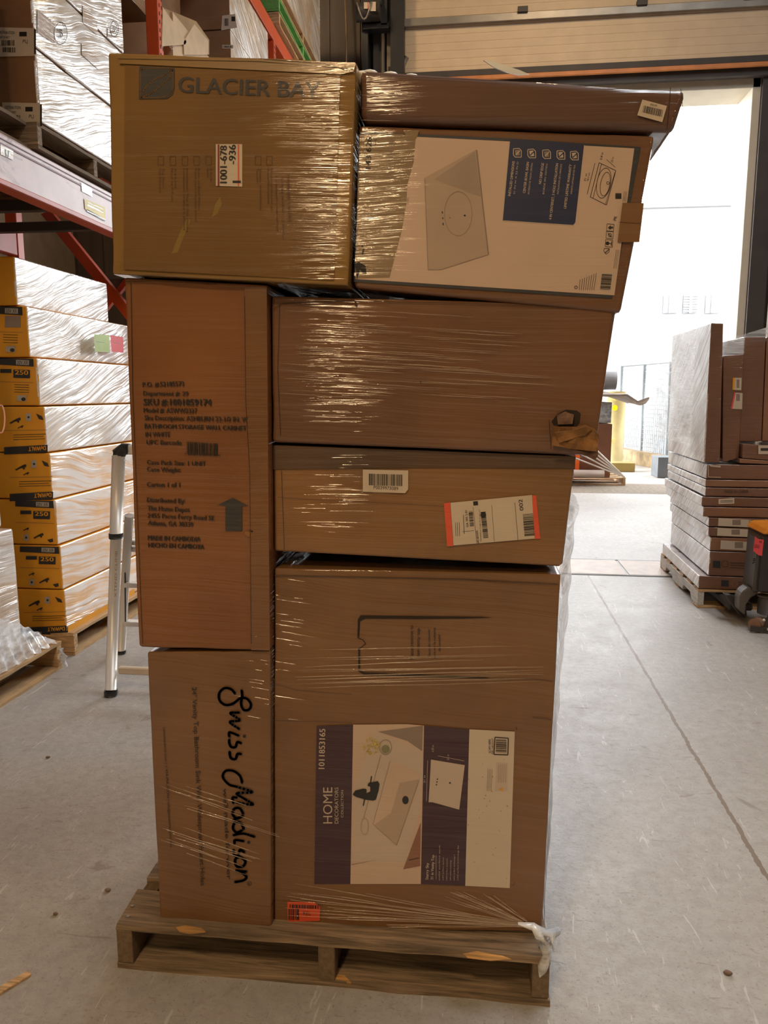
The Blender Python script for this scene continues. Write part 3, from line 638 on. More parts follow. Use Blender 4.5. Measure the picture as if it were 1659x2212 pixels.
pallet('pallet', (XF+.02, 6.75, 3.225), 1.2, 1.0, R(90), w_oldy, w_old, 'pallet under the two brown wrapped cartons on the higher shelf', nd=5)
bx('cardboard_box', (XR, 5.55, 4.12), (-2.45, 6.5, 4.75), upc, 'brown carton with big white label behind the open carton', nu=3)
# amazon-like plain carton behind post
o = bx('cardboard_box', (-3.3, 5.5, 3.36), (-2.97, 6.4, 4.0), mat('carton_plain_tan', (.42, .27, .16), .7), 'plain tan carton left of the orange post on the higher shelf', nu=3)
# pallets stacked on the top shelf
PG = plX(XF+.1)
for k, (z, m1, m2, lb) in enumerate(((5.10, w_new, w_newy, 'pine pallet lowest of three stacked on the top rack shelf'), (5.235, w_grn, w_grn, 'green painted pallet in the middle of the top shelf stack'), (5.37, w_new, w_newy, 'pine pallet topmost under the white wrapped load'))):
    pallet('pallet', (XF+.12, 8.25, z), 2.2, 1.1, R(90), m2, m1, lb, nd=5)
    pass
o = bx('wrapped_carton', (XR+.1, 8.3, 5.50), (XF+.12, 10.35, 6.6), wrapr, 'white wrapped load on the pallets at the top of the rack', 'box', nu=5, dent=.02)

# ------------------------------------------------------------------ yellow tool cartons on their pallet
pallet('pallet', (-2.17, 3.80, 0), 1.22, 1.05, R(90), w_newy, w_new, 'pine pallet under the tall stack of yellow tool cartons', nd=6, h=.13)
YD = 3.80; PYD = plY(YD)
lev = [(145, 1367), (138, 1274), (128, 1178), (116, 1079), (104, 978), (92, 877), (73, 772), (49, 660), (18, 552)]
cdark = mat('printed_charcoal', (.03, .03, .032), .5); toolm = mat('printed_tool_dark', (.035, .03, .02), .5); lg = mat('printed_lightgrey', (.45, .42, .36), .5)
xl = [on(x, y, PYD) for x, y in lev]
names = ['lowest yellow tool carton, directly on the pine pallet', 'yellow tool carton second from the bottom of its stack', 'yellow tool carton third from the bottom of its stack', 'upside-down yellow tool carton, lower of the two inverted ones', 'upside-down yellow tool carton, upper of the two inverted ones', 'yellow tool carton just above the inverted ones', 'narrow-looking yellow tool carton second from the top', 'white wrapped carton topmost on the yellow tool carton stack']
tool = []
for k in range(8):
    x1 = (xl[k].x+xl[k+1].x)/2; z0 = max(.131, xl[k].z); z1 = xl[k+1].z-.002
    depth = 1.18 if k < 7 else 1.0
    o = bx('tool_carton', (x1-.62, YD, z0), (x1, YD+depth, z1), [yel, yelf if k < 4 else wrapm], names[k], 'box', 'stack of tool cartons on the pine pallet', seed=k+40, e=.01, nu=6)
    for p in o.data.polygons: p.material_index = 1 if p.normal.x > .5 else 0
    tool.append(o)
def bloom(cx, cy, s, f=1):   # the printed picture of the tool
    return [P([(cx-16*s, cy+6*s*f), (cx-4*s, cy-1*s*f), (cx+2*s, cy-4*s*f), (cx+8*s, cy-6*s*f), (cx+10*s, cy-1*s*f), (cx+4*s, cy+3*s*f), (cx-2*s, cy+3*s*f), (cx-14*s, cy+9*s*f)], toolm), RC(cx+2*s, cy-1*s, cx+6*s, cy+6*s, toolm, 3)]
for k in range(8):
    (xr, yb), (xt, yt) = lev[k], lev[k+1]; xl_ = xr-95; h = yb-yt; it = []
    if k in (0, 3, 4):
        it += [P([(xl_, yb-h*.12), (xr-1, yb-h*.17), (xr-1, yb-1), (xl_, yb+4)], cdark), T('DeWALT', (xr-5, yb-h*.145), (xr-42, yb-h*.125), h*.085, yel, 3, .02), LN((xl_+20, yt+h*.62), (xr-4, yt+h*.60), 1.2, toolm), LN((xl_+20, yt+h*.67), (xr-10, yt+h*.65), 1, toolm), LN((xl_+20, yt+h*.72), (xr-6, yt+h*.70), 1, toolm), LN((xl_, yt+h*.53), (xr-2, yt+h*.51), .8, woodp)]
        it += bloom(xr-68, yt+h*.30, .95, 1) + bloom(xr-58, yt+h*.44, .5, 1) + [RC(xr-48, yt+h*.16, xr-37, yt+h*.32, lg, 2), CI((xr-42, yt+h*.24), 2.5, toolm, 3), P([(xr-26, yt+h*.16), (xr-13, yt+h*.22), (xr-10, yt+h*.30), (xr-20, yt+h*.28)], toolm)]
    else:
        it += [P([(xl_, yt+2), (xt-1, yt+3), (xt-0, yt+h*.19), (xl_, yt+h*.15)], cdark), RC(xt-38, yt+h*.05, xt-10, yt+h*.15, lg, 2, 1), T('20V XR', (xt-36, yt+h*.14), (xt-12, yt+h*.145), h*.07, ink, 4)]
        if k in (1, 2, 5): it += [RC(xt-44, yt+h*.25, xt-8, yt+h*.42, cdark, 2, 1), T('250', (xt-40, yt+h*.35), (xt-12, yt+h*.36), h*.085, yel, 4, .02), RC(xt-72, yt+h*.24, xt-48, yt+h*.32, cdark, 2), LN((xl_, yt+h*.50), (xt, yt+h*.52), .8, woodp)]
        else: it += [RC(xt-38, yt+h*.2, xt-4, yt+h*.42, grey_m, 2), LN((xl_, yt+h*.50), (xt, yt+h*.52), .8, woodp)]
        if k in (1, 2): it += bloom(xt-30, yt+h*.78, .85, 1) + bloom(xt-58, yt+h*.64, .5, 1) + [RC(xt-64, yt+h*.76, xt-54, yt+h*.90, lg, 2), CI((xt-59, yt+h*.83), 2.5, toolm, 3), P([(xt-14, yt+h*.88), (xt-2, yt+h*.85), (xt-1, yt+h*.92), (xt-8, yt+h*.94)], toolm)]
        elif k in (5, 6): it += [RC(xt-36, yt+h*.78, xt-16, yt+h*.9, lg, 2), CI((xt-22, yt+h*.86), 5, toolm, 3, ry=4)] + [LN((xt-42, yt+h*(.56+.05*q)), (xt-10, yt+h*(.57+.05*q)), 1, toolm) for q in range(4)]
    if k < 7:
        it = [i for i in it if True]
        decal('printed_panel', tool[k], PYD, it)
PXS = plX(xl[6].x+.01)
for m_, q, lb in ((cgrn, [(203, 722), (236, 724), (237, 761), (205, 760)], 'green sticker stuck on the wrapped yellow carton stack'), (cpnk, [(238, 724), (266, 728), (267, 762), (241, 760)], 'red sticker stuck on the wrapped yellow carton stack')):
    decal('sticker', tool[5], plX(xl[6].x+.03), [P(q, m_), LN((q[0][0]+5, q[0][1]+16), (q[0][0]+22, q[0][1]+18), 1, ink)], .0)
for k in range(4):   # orange patches showing through the film
    (xr, yb), (xt, yt) = lev[k], lev[k+1]
    rnd = random.Random(k); its = []; h = yb-yt
    PXk = plX(tool[k].data.vertices[0].co.x) if False else plX((xl[k].x+xl[k+1].x)/2)
    for q in range(4):
        x0 = xr+14+q*24+rnd.random()*5; y0 = yb-h*.72-(x0-xr)*.42; its.append(P([(x0, y0), (x0+9+rnd.random()*5, y0-5), (x0+10, y0+h*.30), (x0+3, y0+h*.36)], yelf if False else mat('yellow_print_under_film', (.72, .36, .06), .5, film=.7, ky=.1, fs=.45, ior=1.7)))
    if k == 0: its.append(P([(146, 1352), (290, 1272), (290, 1287), (146, 1366)], yel))
    its = its[4:]
    if its: decal('side_print', tool[k], PXk, its, .002)

# ------------------------------------------------------------------ nearest left pallet
pallet('pallet', (-2.14, 2.5, 0), 1.12, 1.05, R(90), w_newy, w_new, 'pine pallet with tattered film in the left foreground', nd=6, h=.145)
nm_ = ['tan wrapped carton lowest at the left picture edge', 'white wrapped carton second up at the left picture edge', 'white wrapped carton topmost at the left picture edge']
for k, (z0, z1, xx, ye) in enumerate(((.15, .78, -2.22, 3.42), (.782, 1.25, -2.24, 3.36), (1.252, 1.86, -2.27, 3.31))):
    o = bx('wrapped_carton', (-3.1, 2.5, z0), (xx, ye, z1), wrapm if k else mat('carton_wrapped_tan', (.58, .40, .25), .55, film=.9, milky_glare=.45, vary=.2, coatr=.2, ior=1.7, fs=.5), nm_[k], 'box', 'wrapped cartons at the left picture edge', seed=60+k, nu=4, dent=.012, e=.02)
decal('sticker', o, plX(-2.265), [CR((2, 905), 8, 3, mat('logo_orange', (.6, .2, .08), .5), ry=30)], .0)
# gathered film skirt at its foot
sk = bmesh.new(); n = 110; rows = []
for i in range(n+1):
    t = i/n; y = 2.5+t*1.10; zt = .55-.38*t**2; row = []
    for j in range(9):
        s = j/8; x = -2.215+.065*s**1.5; z = zt*(1-s)+.15*s; w = .009*math.sin(i*.9+j*.7)+.010*mnoise.noise(V((i*.35, j*.5, 3)))
        row.append(sk.verts.new((x+w*s+.004, y, z+.006*math.sin(i*.8))))
    rows.append(row)
for a, b in zip(rows, rows[1:]):
    for j in range(8): sk.faces.new((a[j], b[j], b[j+1], a[j+1]))
fr = tag(link('stretch_wrap', sk, film_mat('stretch_film_skirt', .8, streak=(40, 14, 40)), smooth=True), 'crinkled white film skirt gathered on the near left pallet', 'stretch wrap')
bm = bmesh.new(); p = on(128, 1412, plX(-2.13)); tube(bm, [p+V((0, .02, .02)), p+V((.02, 0, -.02)), p+V((.0, .03, -.05)), p+V((.03, .02, -.075))], [.014, .022, .012, .006], 7); lk('torn_end', bm, film_thick, fr, True)

# ------------------------------------------------------------------ step ladder
ld = empty('step_ladder', on(240, 1503, plZ(0)), label='aluminium telescopic step ladder standing behind the carton stack', cat='ladder')
f0 = on(240, 1503, plZ(0)); top = on(256, 985, plY(f0.y+.28)); b0 = on(262, 1412, plZ(0)); Wd = V((.62, 0, 0))
def seg(name, a, b, r, m, s=14):
    bm = bmesh.new(); tube(bm, [a, b], r, s); return lk(name, bm, m, ld)
for s, ex in ((0, V()), (1, Wd)):
    mid = f0.lerp(top, .66)
    seg('front_rail', f0+ex+V((0, 0, .03)), mid+ex, .026, alu); seg('front_rail', mid+ex, top+ex, .031, alu); seg('collar', mid+ex+V((0, 0, -.012)), mid+ex+V((0, 0, .014)), .034, blk)
    seg('foot', f0+ex, f0+ex+V((0, 0, .03)), .031, blk)
    seg('rear_rail', b0+ex+V((0, 0, .02)), top+ex+V((.02, .04, -.3)), .022, alu); seg('foot', b0+ex, b0+ex+V((0, 0, .02)), .026, blk)
bm = bmesh.new(); tube(bm, [top+V((0, 0, -.02)), top+V((.004, 0, .015)), top+V((.03, 0, .035)), top+V((.06, 0, .035))], [.034, .034, .03, .026], 12); lk('corner_cap', bm, blk, ld)
bm = bmesh.new(); box(bm, top+V((.05, -.02, .008)), top+Wd+V((0, .03, .055))); bev(bm, .008); lk('top_bar', bm, alu, ld)
for yy in (1170, 1185, 1262, 1345):
    q = on(270, yy, plY(f0.y+.42)); bm = bmesh.new(); box(bm, q+V((0, -.03, -.012)), q+V((.5, .03, .012))); bev(bm, .005); lk('rung', bm, alu, ld)
q = on(258, 1447, plZ(.0)); q = V((f0.x+.03, f0.y+.02, .10))
bm = bmesh.new(); box(bm, q, q+V((.6, .03, .035))); bev(bm, .005); lk('stabiliser_bar', bm, mat('bar_cream', (.6, .5, .38), .5), ld)
bm = bmesh.new(); q0 = on(270, 1190, plY(f0.y+.40)); q1 = on(271, 1350, plY(f0.y+.40)); tube(bm, [q0, q1], .004, 6); lk('strap', bm, blk, ld)
decal('printed_text', ld, plY(f0.y+.05), [T('XTEND CLIMB', (252, 1290), (254, 1190), 5, grey_m)], .0)

# ------------------------------------------------------------------ right-hand stack on white pallet
RZ = R(-1.3); O = V((1.470, 5.20, 0)); FN = V((math.sin(RZ), -math.cos(RZ), 0)); PR = (O, FN); RD = -FN*1.15; ux = V((math.cos(RZ), math.sin(RZ), 0))
pallet('pallet', O, 1.15, 1.2, RZ, w_new, w_wht, 'pallet with white painted sides under the right-hand carton stack', nd=6, notch=True, h=.13)
wl = mat('carton_side_glare', (.45, .33, .22), .55, film=1, milky_glare=.9, vary=.3, vs=(4, 4, 4), coatr=.2, ior=2.4, ky=.75, fs=.5)
rl = [('wide brown carton lowest on the white pallet', 1508, 1273, 1243, 130, rc1), ('brown carton with dark square print, second up on the white pallet', 1530, 1243, 1190, 108, rc1), ('carton with white label strip, lowest of three labelled ones', 1533, 1190, 1160, 130, rc2),
      ('carton with white label strip, middle of three labelled ones', 1529, 1160, 1138, 135, rc1), ('carton with white label strip, topmost of three labelled ones', 1530, 1138, 1117, 135, rc1), ('thin rust brown carton above the labelled ones', 1518, 1117, 1094, 142, rc2),
      ('thin carton with small white label in the right-hand stack', 1515, 1094, 1072, 142, rc1), ('thin carton with faint printed line in the right-hand stack', 1523, 1072, 1052, 142, rc1), ('plain thin carton fourth from top of the flat ones', 1523, 1052, 1035, 142, rc2), ('deeper carton with pale corner mark under the upright ones', 1525, 1035, 1002, 142, rc1)]
robj = []; ztop = .132
for k, (lb, x0, yb, yt, wpx, m_) in enumerate(rl):
    a = on(x0, yb, PR); b = on(x0, yt, PR); wv = ux*(wpx*.00325*1.9)
    f = [a, a+wv, V((a.x+wv.x, a.y+wv.y, b.z-.002)), V((a.x, a.y, b.z-.002))]
    for q in (0, 1): f[q] = V((f[q].x, f[q].y, ztop))
    ztop = b.z+.001
    o = hexa('cardboard_box', f+[p+RD for p in f], [m_, wl], e=.007, seed=80+k, nu=4); tag(o, lb, 'box', 'cartons on the white painted pallet')
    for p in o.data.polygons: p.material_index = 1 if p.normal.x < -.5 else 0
    robj.append(o)
decal('printed_panel', robj[0], PR, [RC(1558, 1253, 1574, 1266, cdark, 1, 1), CR((1586, 1261), 6, 1, rc2), LN((1595, 1258), (1625, 1259), 1.4, cdark), LN((1595, 1263), (1625, 1264), 1.2, cdark)])
decal('printed_panel', robj[1], PR, [RC(1540, 1211, 1556, 1226, cdark, 1, 1), CR((1566, 1218), 7, 1, cdark), LN((1577, 1216), (1617, 1217), 1.4, cdark), LN((1577, 1221), (1617, 1223), 1.2, cdark), LN((1577, 1226), (1617, 1229), 1, cdark)])
for k, (y0, y1, xx) in ((2, (1167, 1186, 1557)), (3, (1140, 1157, 1550)), (4, (1119, 1136, 1552))):
    decal('shipping_label', robj[k], PR, [P([(xx, y0), (1659, y0+6), (1659, y1+5), (xx-1, y1)], white_p), RC(xx+30, y0+4, xx+48, y1-2, grey_m, 2), T('LED-165', (xx+66, y0+9), (xx+90, y0+10), 5, ink), LN((xx+66, y0+13), (xx+100, y0+14), 2, ink)])
decal('shipping_label', robj[6], PR, [P([(1552, 1078), (1586, 1076), (1586, 1088), (1552, 1089)], white_p), LN((1556, 1082), (1583, 1081), 1, ink), LN((1556, 1085), (1583, 1084), 1, ink)])
decal('printed_text', robj[7], PR, [T('MADE IN CHINA', (1565, 1065), (1617, 1065), 6, rc2 if False else cdark)])
decal('corner_mark', robj[9], PR, [LN((1530, 1006), (1530, 1030), 1.5, lt), LN((1530, 1030), (1557, 1031), 1.5, lt), P([(1532, 1004), (1557, 1006), (1556, 1010), (1535, 1008)], lt)])
for k, (lb, q, back, m_) in enumerate((('tall narrow upright carton at the left of the right-hand stack', [(1520, 1000), (1556, 1000), (1563, 698), (1536, 697)], 0, rc1), ('upright brown carton with yellow and red labels', [(1560, 1000), (1597, 990), (1608, 764), (1562, 768)], .05, rc1),
                      ('tall dark upright carton behind the two flat ones', [(1597, 954), (1645, 954), (1655, 727), (1607, 727)], .08, rc1), ('upright carton cut by the right picture edge', [(1646, 954), (1690, 954), (1700, 727), (1656, 727)], .08, rc2),
                      ('flat carton with white label under upright cartons at right', [(1603, 990), (1700, 998), (1700, 965), (1604, 958)], -.0, rc1), ('thin flat carton lowest at right above deeper carton', [(1597, 1001), (1700, 1005), (1700, 998), (1598, 990)], -.0, rc2))):
    pl = (O-FN*back, FN)
    if k == 4: zb = on(1650, 1000, PR).z
    o = carton('cardboard_box', q, pl, .75 if k > 3 else 1.1-back, [m_, wl], lb, group='cartons on the white painted pallet', seed=100+k, nu=4, e=.007)
    for p in o.data.polygons: p.material_index = 1 if p.normal.x < -.5 and k == 0 else 0
    if k == 1: decal('shipping_label', o, pl, [P([(1583, 816), (1602, 816), (1601, 843), (1582, 842)], white_p), P([(1583, 816), (1587, 816), (1586, 842), (1582, 842)], yel, 2), RC(1591, 820, 1597, 838, grey_m, 2), P([(1586, 848), (1604, 849), (1603, 884), (1578, 883)], white_p), P([(1586, 848), (1589, 848), (1582, 883), (1578, 883)], cpnk, 2), RC(1590, 851, 1598, 866, grey_m, 2)])
    if k == 4: decal('shipping_label', o, pl, [RC(1638, 962, 1659, 981, white_p), RC(1643, 968, 1659, 974, inkb, 2)])
# film bridging the tops of the upright cartons
bm = bmesh.new()
q = [on(1563, 735, PR), on(1608, 722, PR), on(1680, 700, PR), on(1700, 727, PR), on(1608, 729, PR), on(1606, 764, PR), on(1562, 762, PR)]
bm.faces.new([bm.verts.new(p+FN*.01) for p in q]); rwf = tag(link('stretch_wrap', bm, film), 'clear film stretched across the right-hand stack of upright cartons', 'stretch wrap'); rwf.modifiers.new('s', 'SOLIDIFY').thickness = .001
bm = bmesh.new(); gg = []
for i in range(13):
    gg.append([bm.verts.new(on(1520, 700, PR)+V((-.03, -.012, 0))-FN*(i*.096)+V((-.012-.004*math.sin(i*1.3+j), 0, -j*.11))) for j in range(8)])
for a, b in zip(gg, gg[1:]):
    for j in range(7): bm.faces.new((a[j], b[j], b[j+1], a[j+1]))
lk('side_film', bm, film_mat('stretch_film_side', .35, streak=(8, 4, 50)), rwf, True)

# ------------------------------------------------------------------ pallet jack
JO = V((1.80, 4.86, 0)); pj = empty('pallet_jack', JO, label='electric pallet jack with orange top and red tag beside the right-hand stack', cat='pallet jack')
PJ = plY(4.80)
def jk(name, bm, m, sm=False): return lk(name, bm, m, pj, sm)
def jprism(name, pts, y0, dy, m, bevw=.006):
    bm = bmesh.new(); pl = plY(y0); prism(bm, [on(x, y, pl) for x, y in pts], (0, dy, 0)); bmesh.ops.recalc_face_normals(bm, faces=bm.faces)
    bev(bm, bevw); return jk(name, bm, m)
jprism('body', [(1640, 1282), (1652, 1156), (1664, 1153), (1710, 1154), (1722, 1152), (1728, 1286)], 4.72, .30, mat('jack_charcoal', (.035, .03, .03), .4), .02)
jprism('battery_cover', [(1648, 1155), (1660, 1141), (1710, 1140), (1722, 1155)], 4.70, .30, mat('jack_orange', (.80, .26, .02), .4), .01)
jprism('side_panel', [(1626, 1280), (1640, 1160), (1652, 1158), (1642, 1282)], 4.76, .2, mat('jack_grey', (.075, .065, .06), .45), .012)
decal('red_tag', pj, plY(4.69), [P([(1631, 1158), (1637, 1164), (1650, 1166), (1646, 1201), (1638, 1199), (1627, 1190)], cpnk), T('DEAD', (1629, 1183), (1640, 1185), 7, ink), LN((1641, 1168), (1642, 1173), 1.5, ink), LN((1644, 1168), (1645, 1173), 1.5, ink)], .0)
decal('vent_slot', pj, plY(4.79), [LN((1627, 1208), (1635, 1204), 2, blk), LN((1626, 1212), (1634, 1208), 2, blk), LN((1625, 1217), (1633, 1212), 2, blk)], .0)
jgr = mat('jack_frame_grey', (.12, .10, .085), .5); jdk = mat('jack_frame_dark', (.05, .045, .04), .5)
jprism('mast_bracket', [(1598, 1290), (1604, 1278), (1618, 1268), (1632, 1276), (1640, 1282), (1622, 1292), (1612, 1308), (1610, 1330), (1597, 1318)], 4.78, .10, jgr, .008)
jprism('fork', [(1566, 1284), (1578, 1284), (1612, 1308), (1614, 1331), (1602, 1332), (1590, 1318)], 4.90, .06, jdk, .004)
bm = bmesh.new(); box(bm, (1.60, 4.98, .05), (1.75, 6.2, .10)); bev(bm, .01); jk('fork', bm, jdk)
c = on(1660, 1305, plY(4.76)); bm = bmesh.new(); tube(bm, [V((c.x, c.y, .10)), V((c.x, c.y, .19)), V((c.x, c.y, .20))], [.06, .06, .045], 18); jk('drive_motor', bm, jdk)
bm = bmesh.new(); tube(bm, [V((c.x-.02, c.y+.02, .2)), V((c.x-.02, c.y+.02, .21))], .04, 16); jk('motor_cap', bm, jgr)
w0 = on(1636, 1325, plY(4.72))
bm = bmesh.new(); tube(bm, [V((w0.x-.02, w0.y-.02, .042)), V((w0.x+.02, w0.y+.02, .042))], .038, 18); jk('caster_wheel', bm, mat('wheel_tan', (.30, .16, .10), .5))
bm = bmesh.new(); prism(bm, [(w0.x-.05, w0.y-.05, .008), (w0.x+.10, w0.y-.05, .008), (w0.x+.10, w0.y-.05, .03), (w0.x-.05, w0.y-.05, .045)], (0, .012, 0)); prism(bm, [(w0.x+.03, w0.y-.04, .03), (w0.x+.05, w0.y-.04, .03), (w0.x+.08, w0.y-.04, .12), (w0.x+.05, w0.y-.04, .12)], (0, .01, 0)); bmesh.ops.recalc_face_normals(bm, faces=bm.faces); jk('caster_bracket', bm, jdk)
bm = bmesh.new(); tube(bm, [V((1.90, 4.78, .09)), V((1.98, 4.78, .09))], .09, 20); jk('drive_wheel', bm, blk)
bm = bmesh.new()
for (x, z) in ((w0.x+.02, .085), (w0.x+.05, .028)): bmesh.ops.create_icosphere(bm, subdivisions=2, radius=.009, matrix=Matrix.Translation((x, w0.y-.055, z)))
jk('bolt', bm, alu, True)

# ------------------------------------------------------------------ MAIN PALLET
mp_ = pallet('pallet', (-.868, 1.628, 0), 1.055, 1.25, R(.6), w_old, w_oldy, 'weathered splintered pallet in front under the tall carton stack', nd=7, h=.125)
def mlk(name, bm, m): return lk(name, bm, m, mp_)
for (x, y) in ((352, 0), ): pass
PZT = plZ(.1255)
nb = bmesh.new()
for (x, y) in ((286, 1958), (277, 1981), (1168, 2046)):
    q = on(x, y, PZT); tube(nb, [q, q+V((0, 0, .003))], .0045, 8)
mlk('nail', nb, greym)
def chip(poly, z, m):
    bm = bmesh.new(); prism(bm, [on(x, y, plZ(z)) for x, y in poly], (0, 0, .002)); bmesh.ops.recalc_face_normals(bm, faces=bm.faces); mlk('splintered_wood', bm, m)
chip([(1000, 2062), (1030, 2056), (1060, 2062), (1085, 2066), (1105, 2073), (1060, 2076), (1010, 2070)], .1245, w_fresh)
chip([(380, 2004), (400, 2000), (435, 2006), (445, 2014), (410, 2018), (388, 2014)], .1245, w_fresh)
bm = bmesh.new(); q = on(715, 2118, plZ(.012)); prism(bm, [q, q+V((.05, -.006, 0)), q+V((.03, .014, 0)), q+V((0, .012, 0))], (0, 0, .006)); mlk('splintered_wood', bm, w_fresh)

# ------------------------------------------------------------------ MAIN STACK cartons
grp = 'cartons stacked and wrapped on the front pallet'
def tilt(y0, zref, lean=0.0, yaw=0.0, x0=0.0):
    n = V((math.sin(yaw), -math.cos(yaw), lean)).normalized(); return (V((x0, y0, zref)), n)
pSM = tilt(1.665, .3); pHD = tilt(1.70, .3, 0, R(1.5), -.15); pA = tilt(1.66, 1.2); pC = tilt(1.685, 1.4); pD = tilt(1.70, 1.1, 0, R(.8), -.2); pG = tilt(1.64, 1.9); pM = tilt(1.68, 1.8); pT = tilt(1.675, 2.)

# lower left
SM = carton('cardboard_box', [(345, 1993), (586, 2003), (585, 1405), (316, 1408)], pSM, 1.08, cardE, 'carton with large brush-script lettering at the lower left of the front stack', group=grp, seed=1, e=.006, nu=8)
HD = carton('cardboard_box', [(590, 2006), (1172, 2016), (1213, 1240), (590, 1226)], pHD, .80, cardE, dv=(.01, .8, 0), label= 'largest carton with the big plum and white product picture', group=grp, seed=2, e=.006, nu=8)
AS = carton('cardboard_box', [(298, 1400), (584, 1407), (578, 614), (267, 597)], pA, 1.06, cardB, 'tall carton printed with address lines and a black up arrow', group=grp, seed=3, e=.007, nu=8)
DX = carton('cardboard_box', [(590, 1192), (1216, 1226), (1246, 984), (588, 960)], pD, .95, cardD, dv=(.01, .95, 0), label= 'carton with barcode sticker and orange-ended shipping label', group=grp, seed=4, e=.008, nu=8)
CX = carton('cardboard_box', [(586, 957), (1286, 986), (1335, 656), (584, 637)], pC, .95, cardC, 'wide plain carton with a torn hole at its lower right corner', group=grp, seed=5, e=.010, nu=8)
GB = carton('cardboard_box', [(241, 594), (752, 618), (772, 130), (232, 112)], pG, 1.08, cardA, 'square carton with leaf emblem and large grey-blue capitals, top left', group=grp, seed=6, e=.006, nu=8)
MX = carton('cardboard_box', [(762, 622), (1342, 678), (1418, 290), (772, 268)], pM, 1.0, cardC, 'carton with large white printed front and navy panel', group=grp, seed=7, e=.010, nu=8)
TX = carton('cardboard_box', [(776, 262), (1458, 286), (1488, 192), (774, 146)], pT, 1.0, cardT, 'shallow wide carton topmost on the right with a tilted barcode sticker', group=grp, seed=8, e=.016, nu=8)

# --- script lettering carton
def rotT(s, x, y0, y1, h, m, lift=2, bold=0):     # reads downwards
    return T(s, (x, y0), (x+(y1-y0)*.02, y1), h, m, lift, bold)
def stroke(pts, w, m, lift=3):
    out = PL(pts, w, m, lift)
    return out + [CI(p, w/2, m, lift, 10) for p in pts]
def sp(pts):   # smooth a hand-drawn line
    out = []
    for i in range(len(pts)-1):
        p0, p1, p2, p3 = pts[max(i-1, 0)], pts[i], pts[i+1], pts[min(i+2, len(pts)-1)]
        for k in range(5):
            t = k/5; f = lambda a, b, c, d: .5*((2*b)+(-a+c)*t+(2*a-5*b+4*c-d)*t*t+(-a+3*b-3*c+d)*t**3)
            out.append((f(p0[0], p1[0], p2[0], p3[0]), f(p0[1], p1[1], p2[1], p3[1])))
    return out+[pts[-1]]
# crop coordinates (300,1440) + v/4.2528
def c8_(l): return [(300+a/4.2528, 1440+b/4.2528) for a, b in l]
letters = [
 [(885, 245), (850, 205), (790, 195), (740, 240), (745, 310), (800, 350), (870, 335), (930, 290), (990, 290), (1030, 340), (1015, 390), (965, 395), (940, 340), (950, 270), (945, 215)],
 [(925, 420), (840, 425), (930, 490), (835, 505), (925, 570)], [(920, 632), (835, 600), (832, 640)], [(940, 700), (905, 690), (890, 735), (850, 735), (832, 700), (832, 670)], [(940, 800), (905, 800), (890, 845), (850, 840), (836, 805), (836, 780)],
 [(950, 1065), (930, 1000), (870, 955), (800, 955), (772, 1010), (830, 1080), (900, 1100), (1045, 1150), (900, 1160), (970, 1210), (1050, 1265), (900, 1245)],
 [(870, 1250), (862, 1200), (900, 1200)], [(960, 1350), (930, 1300), (880, 1300), (862, 1350), (900, 1390), (955, 1370), (870, 1405)], [(965, 1490), (935, 1430), (885, 1430), (865, 1480), (900, 1520), (950, 1500)], [(1065, 1560), (960, 1530), (870, 1545)],
 [(965, 1600), (885, 1590), (880, 1620)], [(970, 1700), (930, 1680), (915, 1730), (880, 1730), (872, 1680)], [(980, 1780), (930, 1745), (885, 1770), (900, 1830), (960, 1830), (982, 1790)], [(990, 1880), (895, 1870), (950, 1890), (990, 1930), (960, 1960), (885, 1975)]]
it = []
for l in letters: it += stroke(c8_(sp(l)), 5.6, ink)
it += [CI(c8_([(970, 638)])[0], 3.4, ink), CI(c8_([(1010, 1612)])[0], 3.4, ink)]
decal('printed_lettering', SM, pSM, it)
decal('printed_text', SM, pSM, [T('well made forever', (482, 1702), (491, 1900), 8.5, ink), T('24" Vanity Top Bathroom Sink With Widespread Faucet Holes', (415, 1484), (434, 1912), 9.5, ink), T('swissmadison.com | 1-434-MADISON | info@swissmadison.com', (352, 1571), (368, 1830), 5, ink), CR((539, 1908), 4.5, .8, ink), T('R', (537, 1911), (541, 1911), 4, ink)])
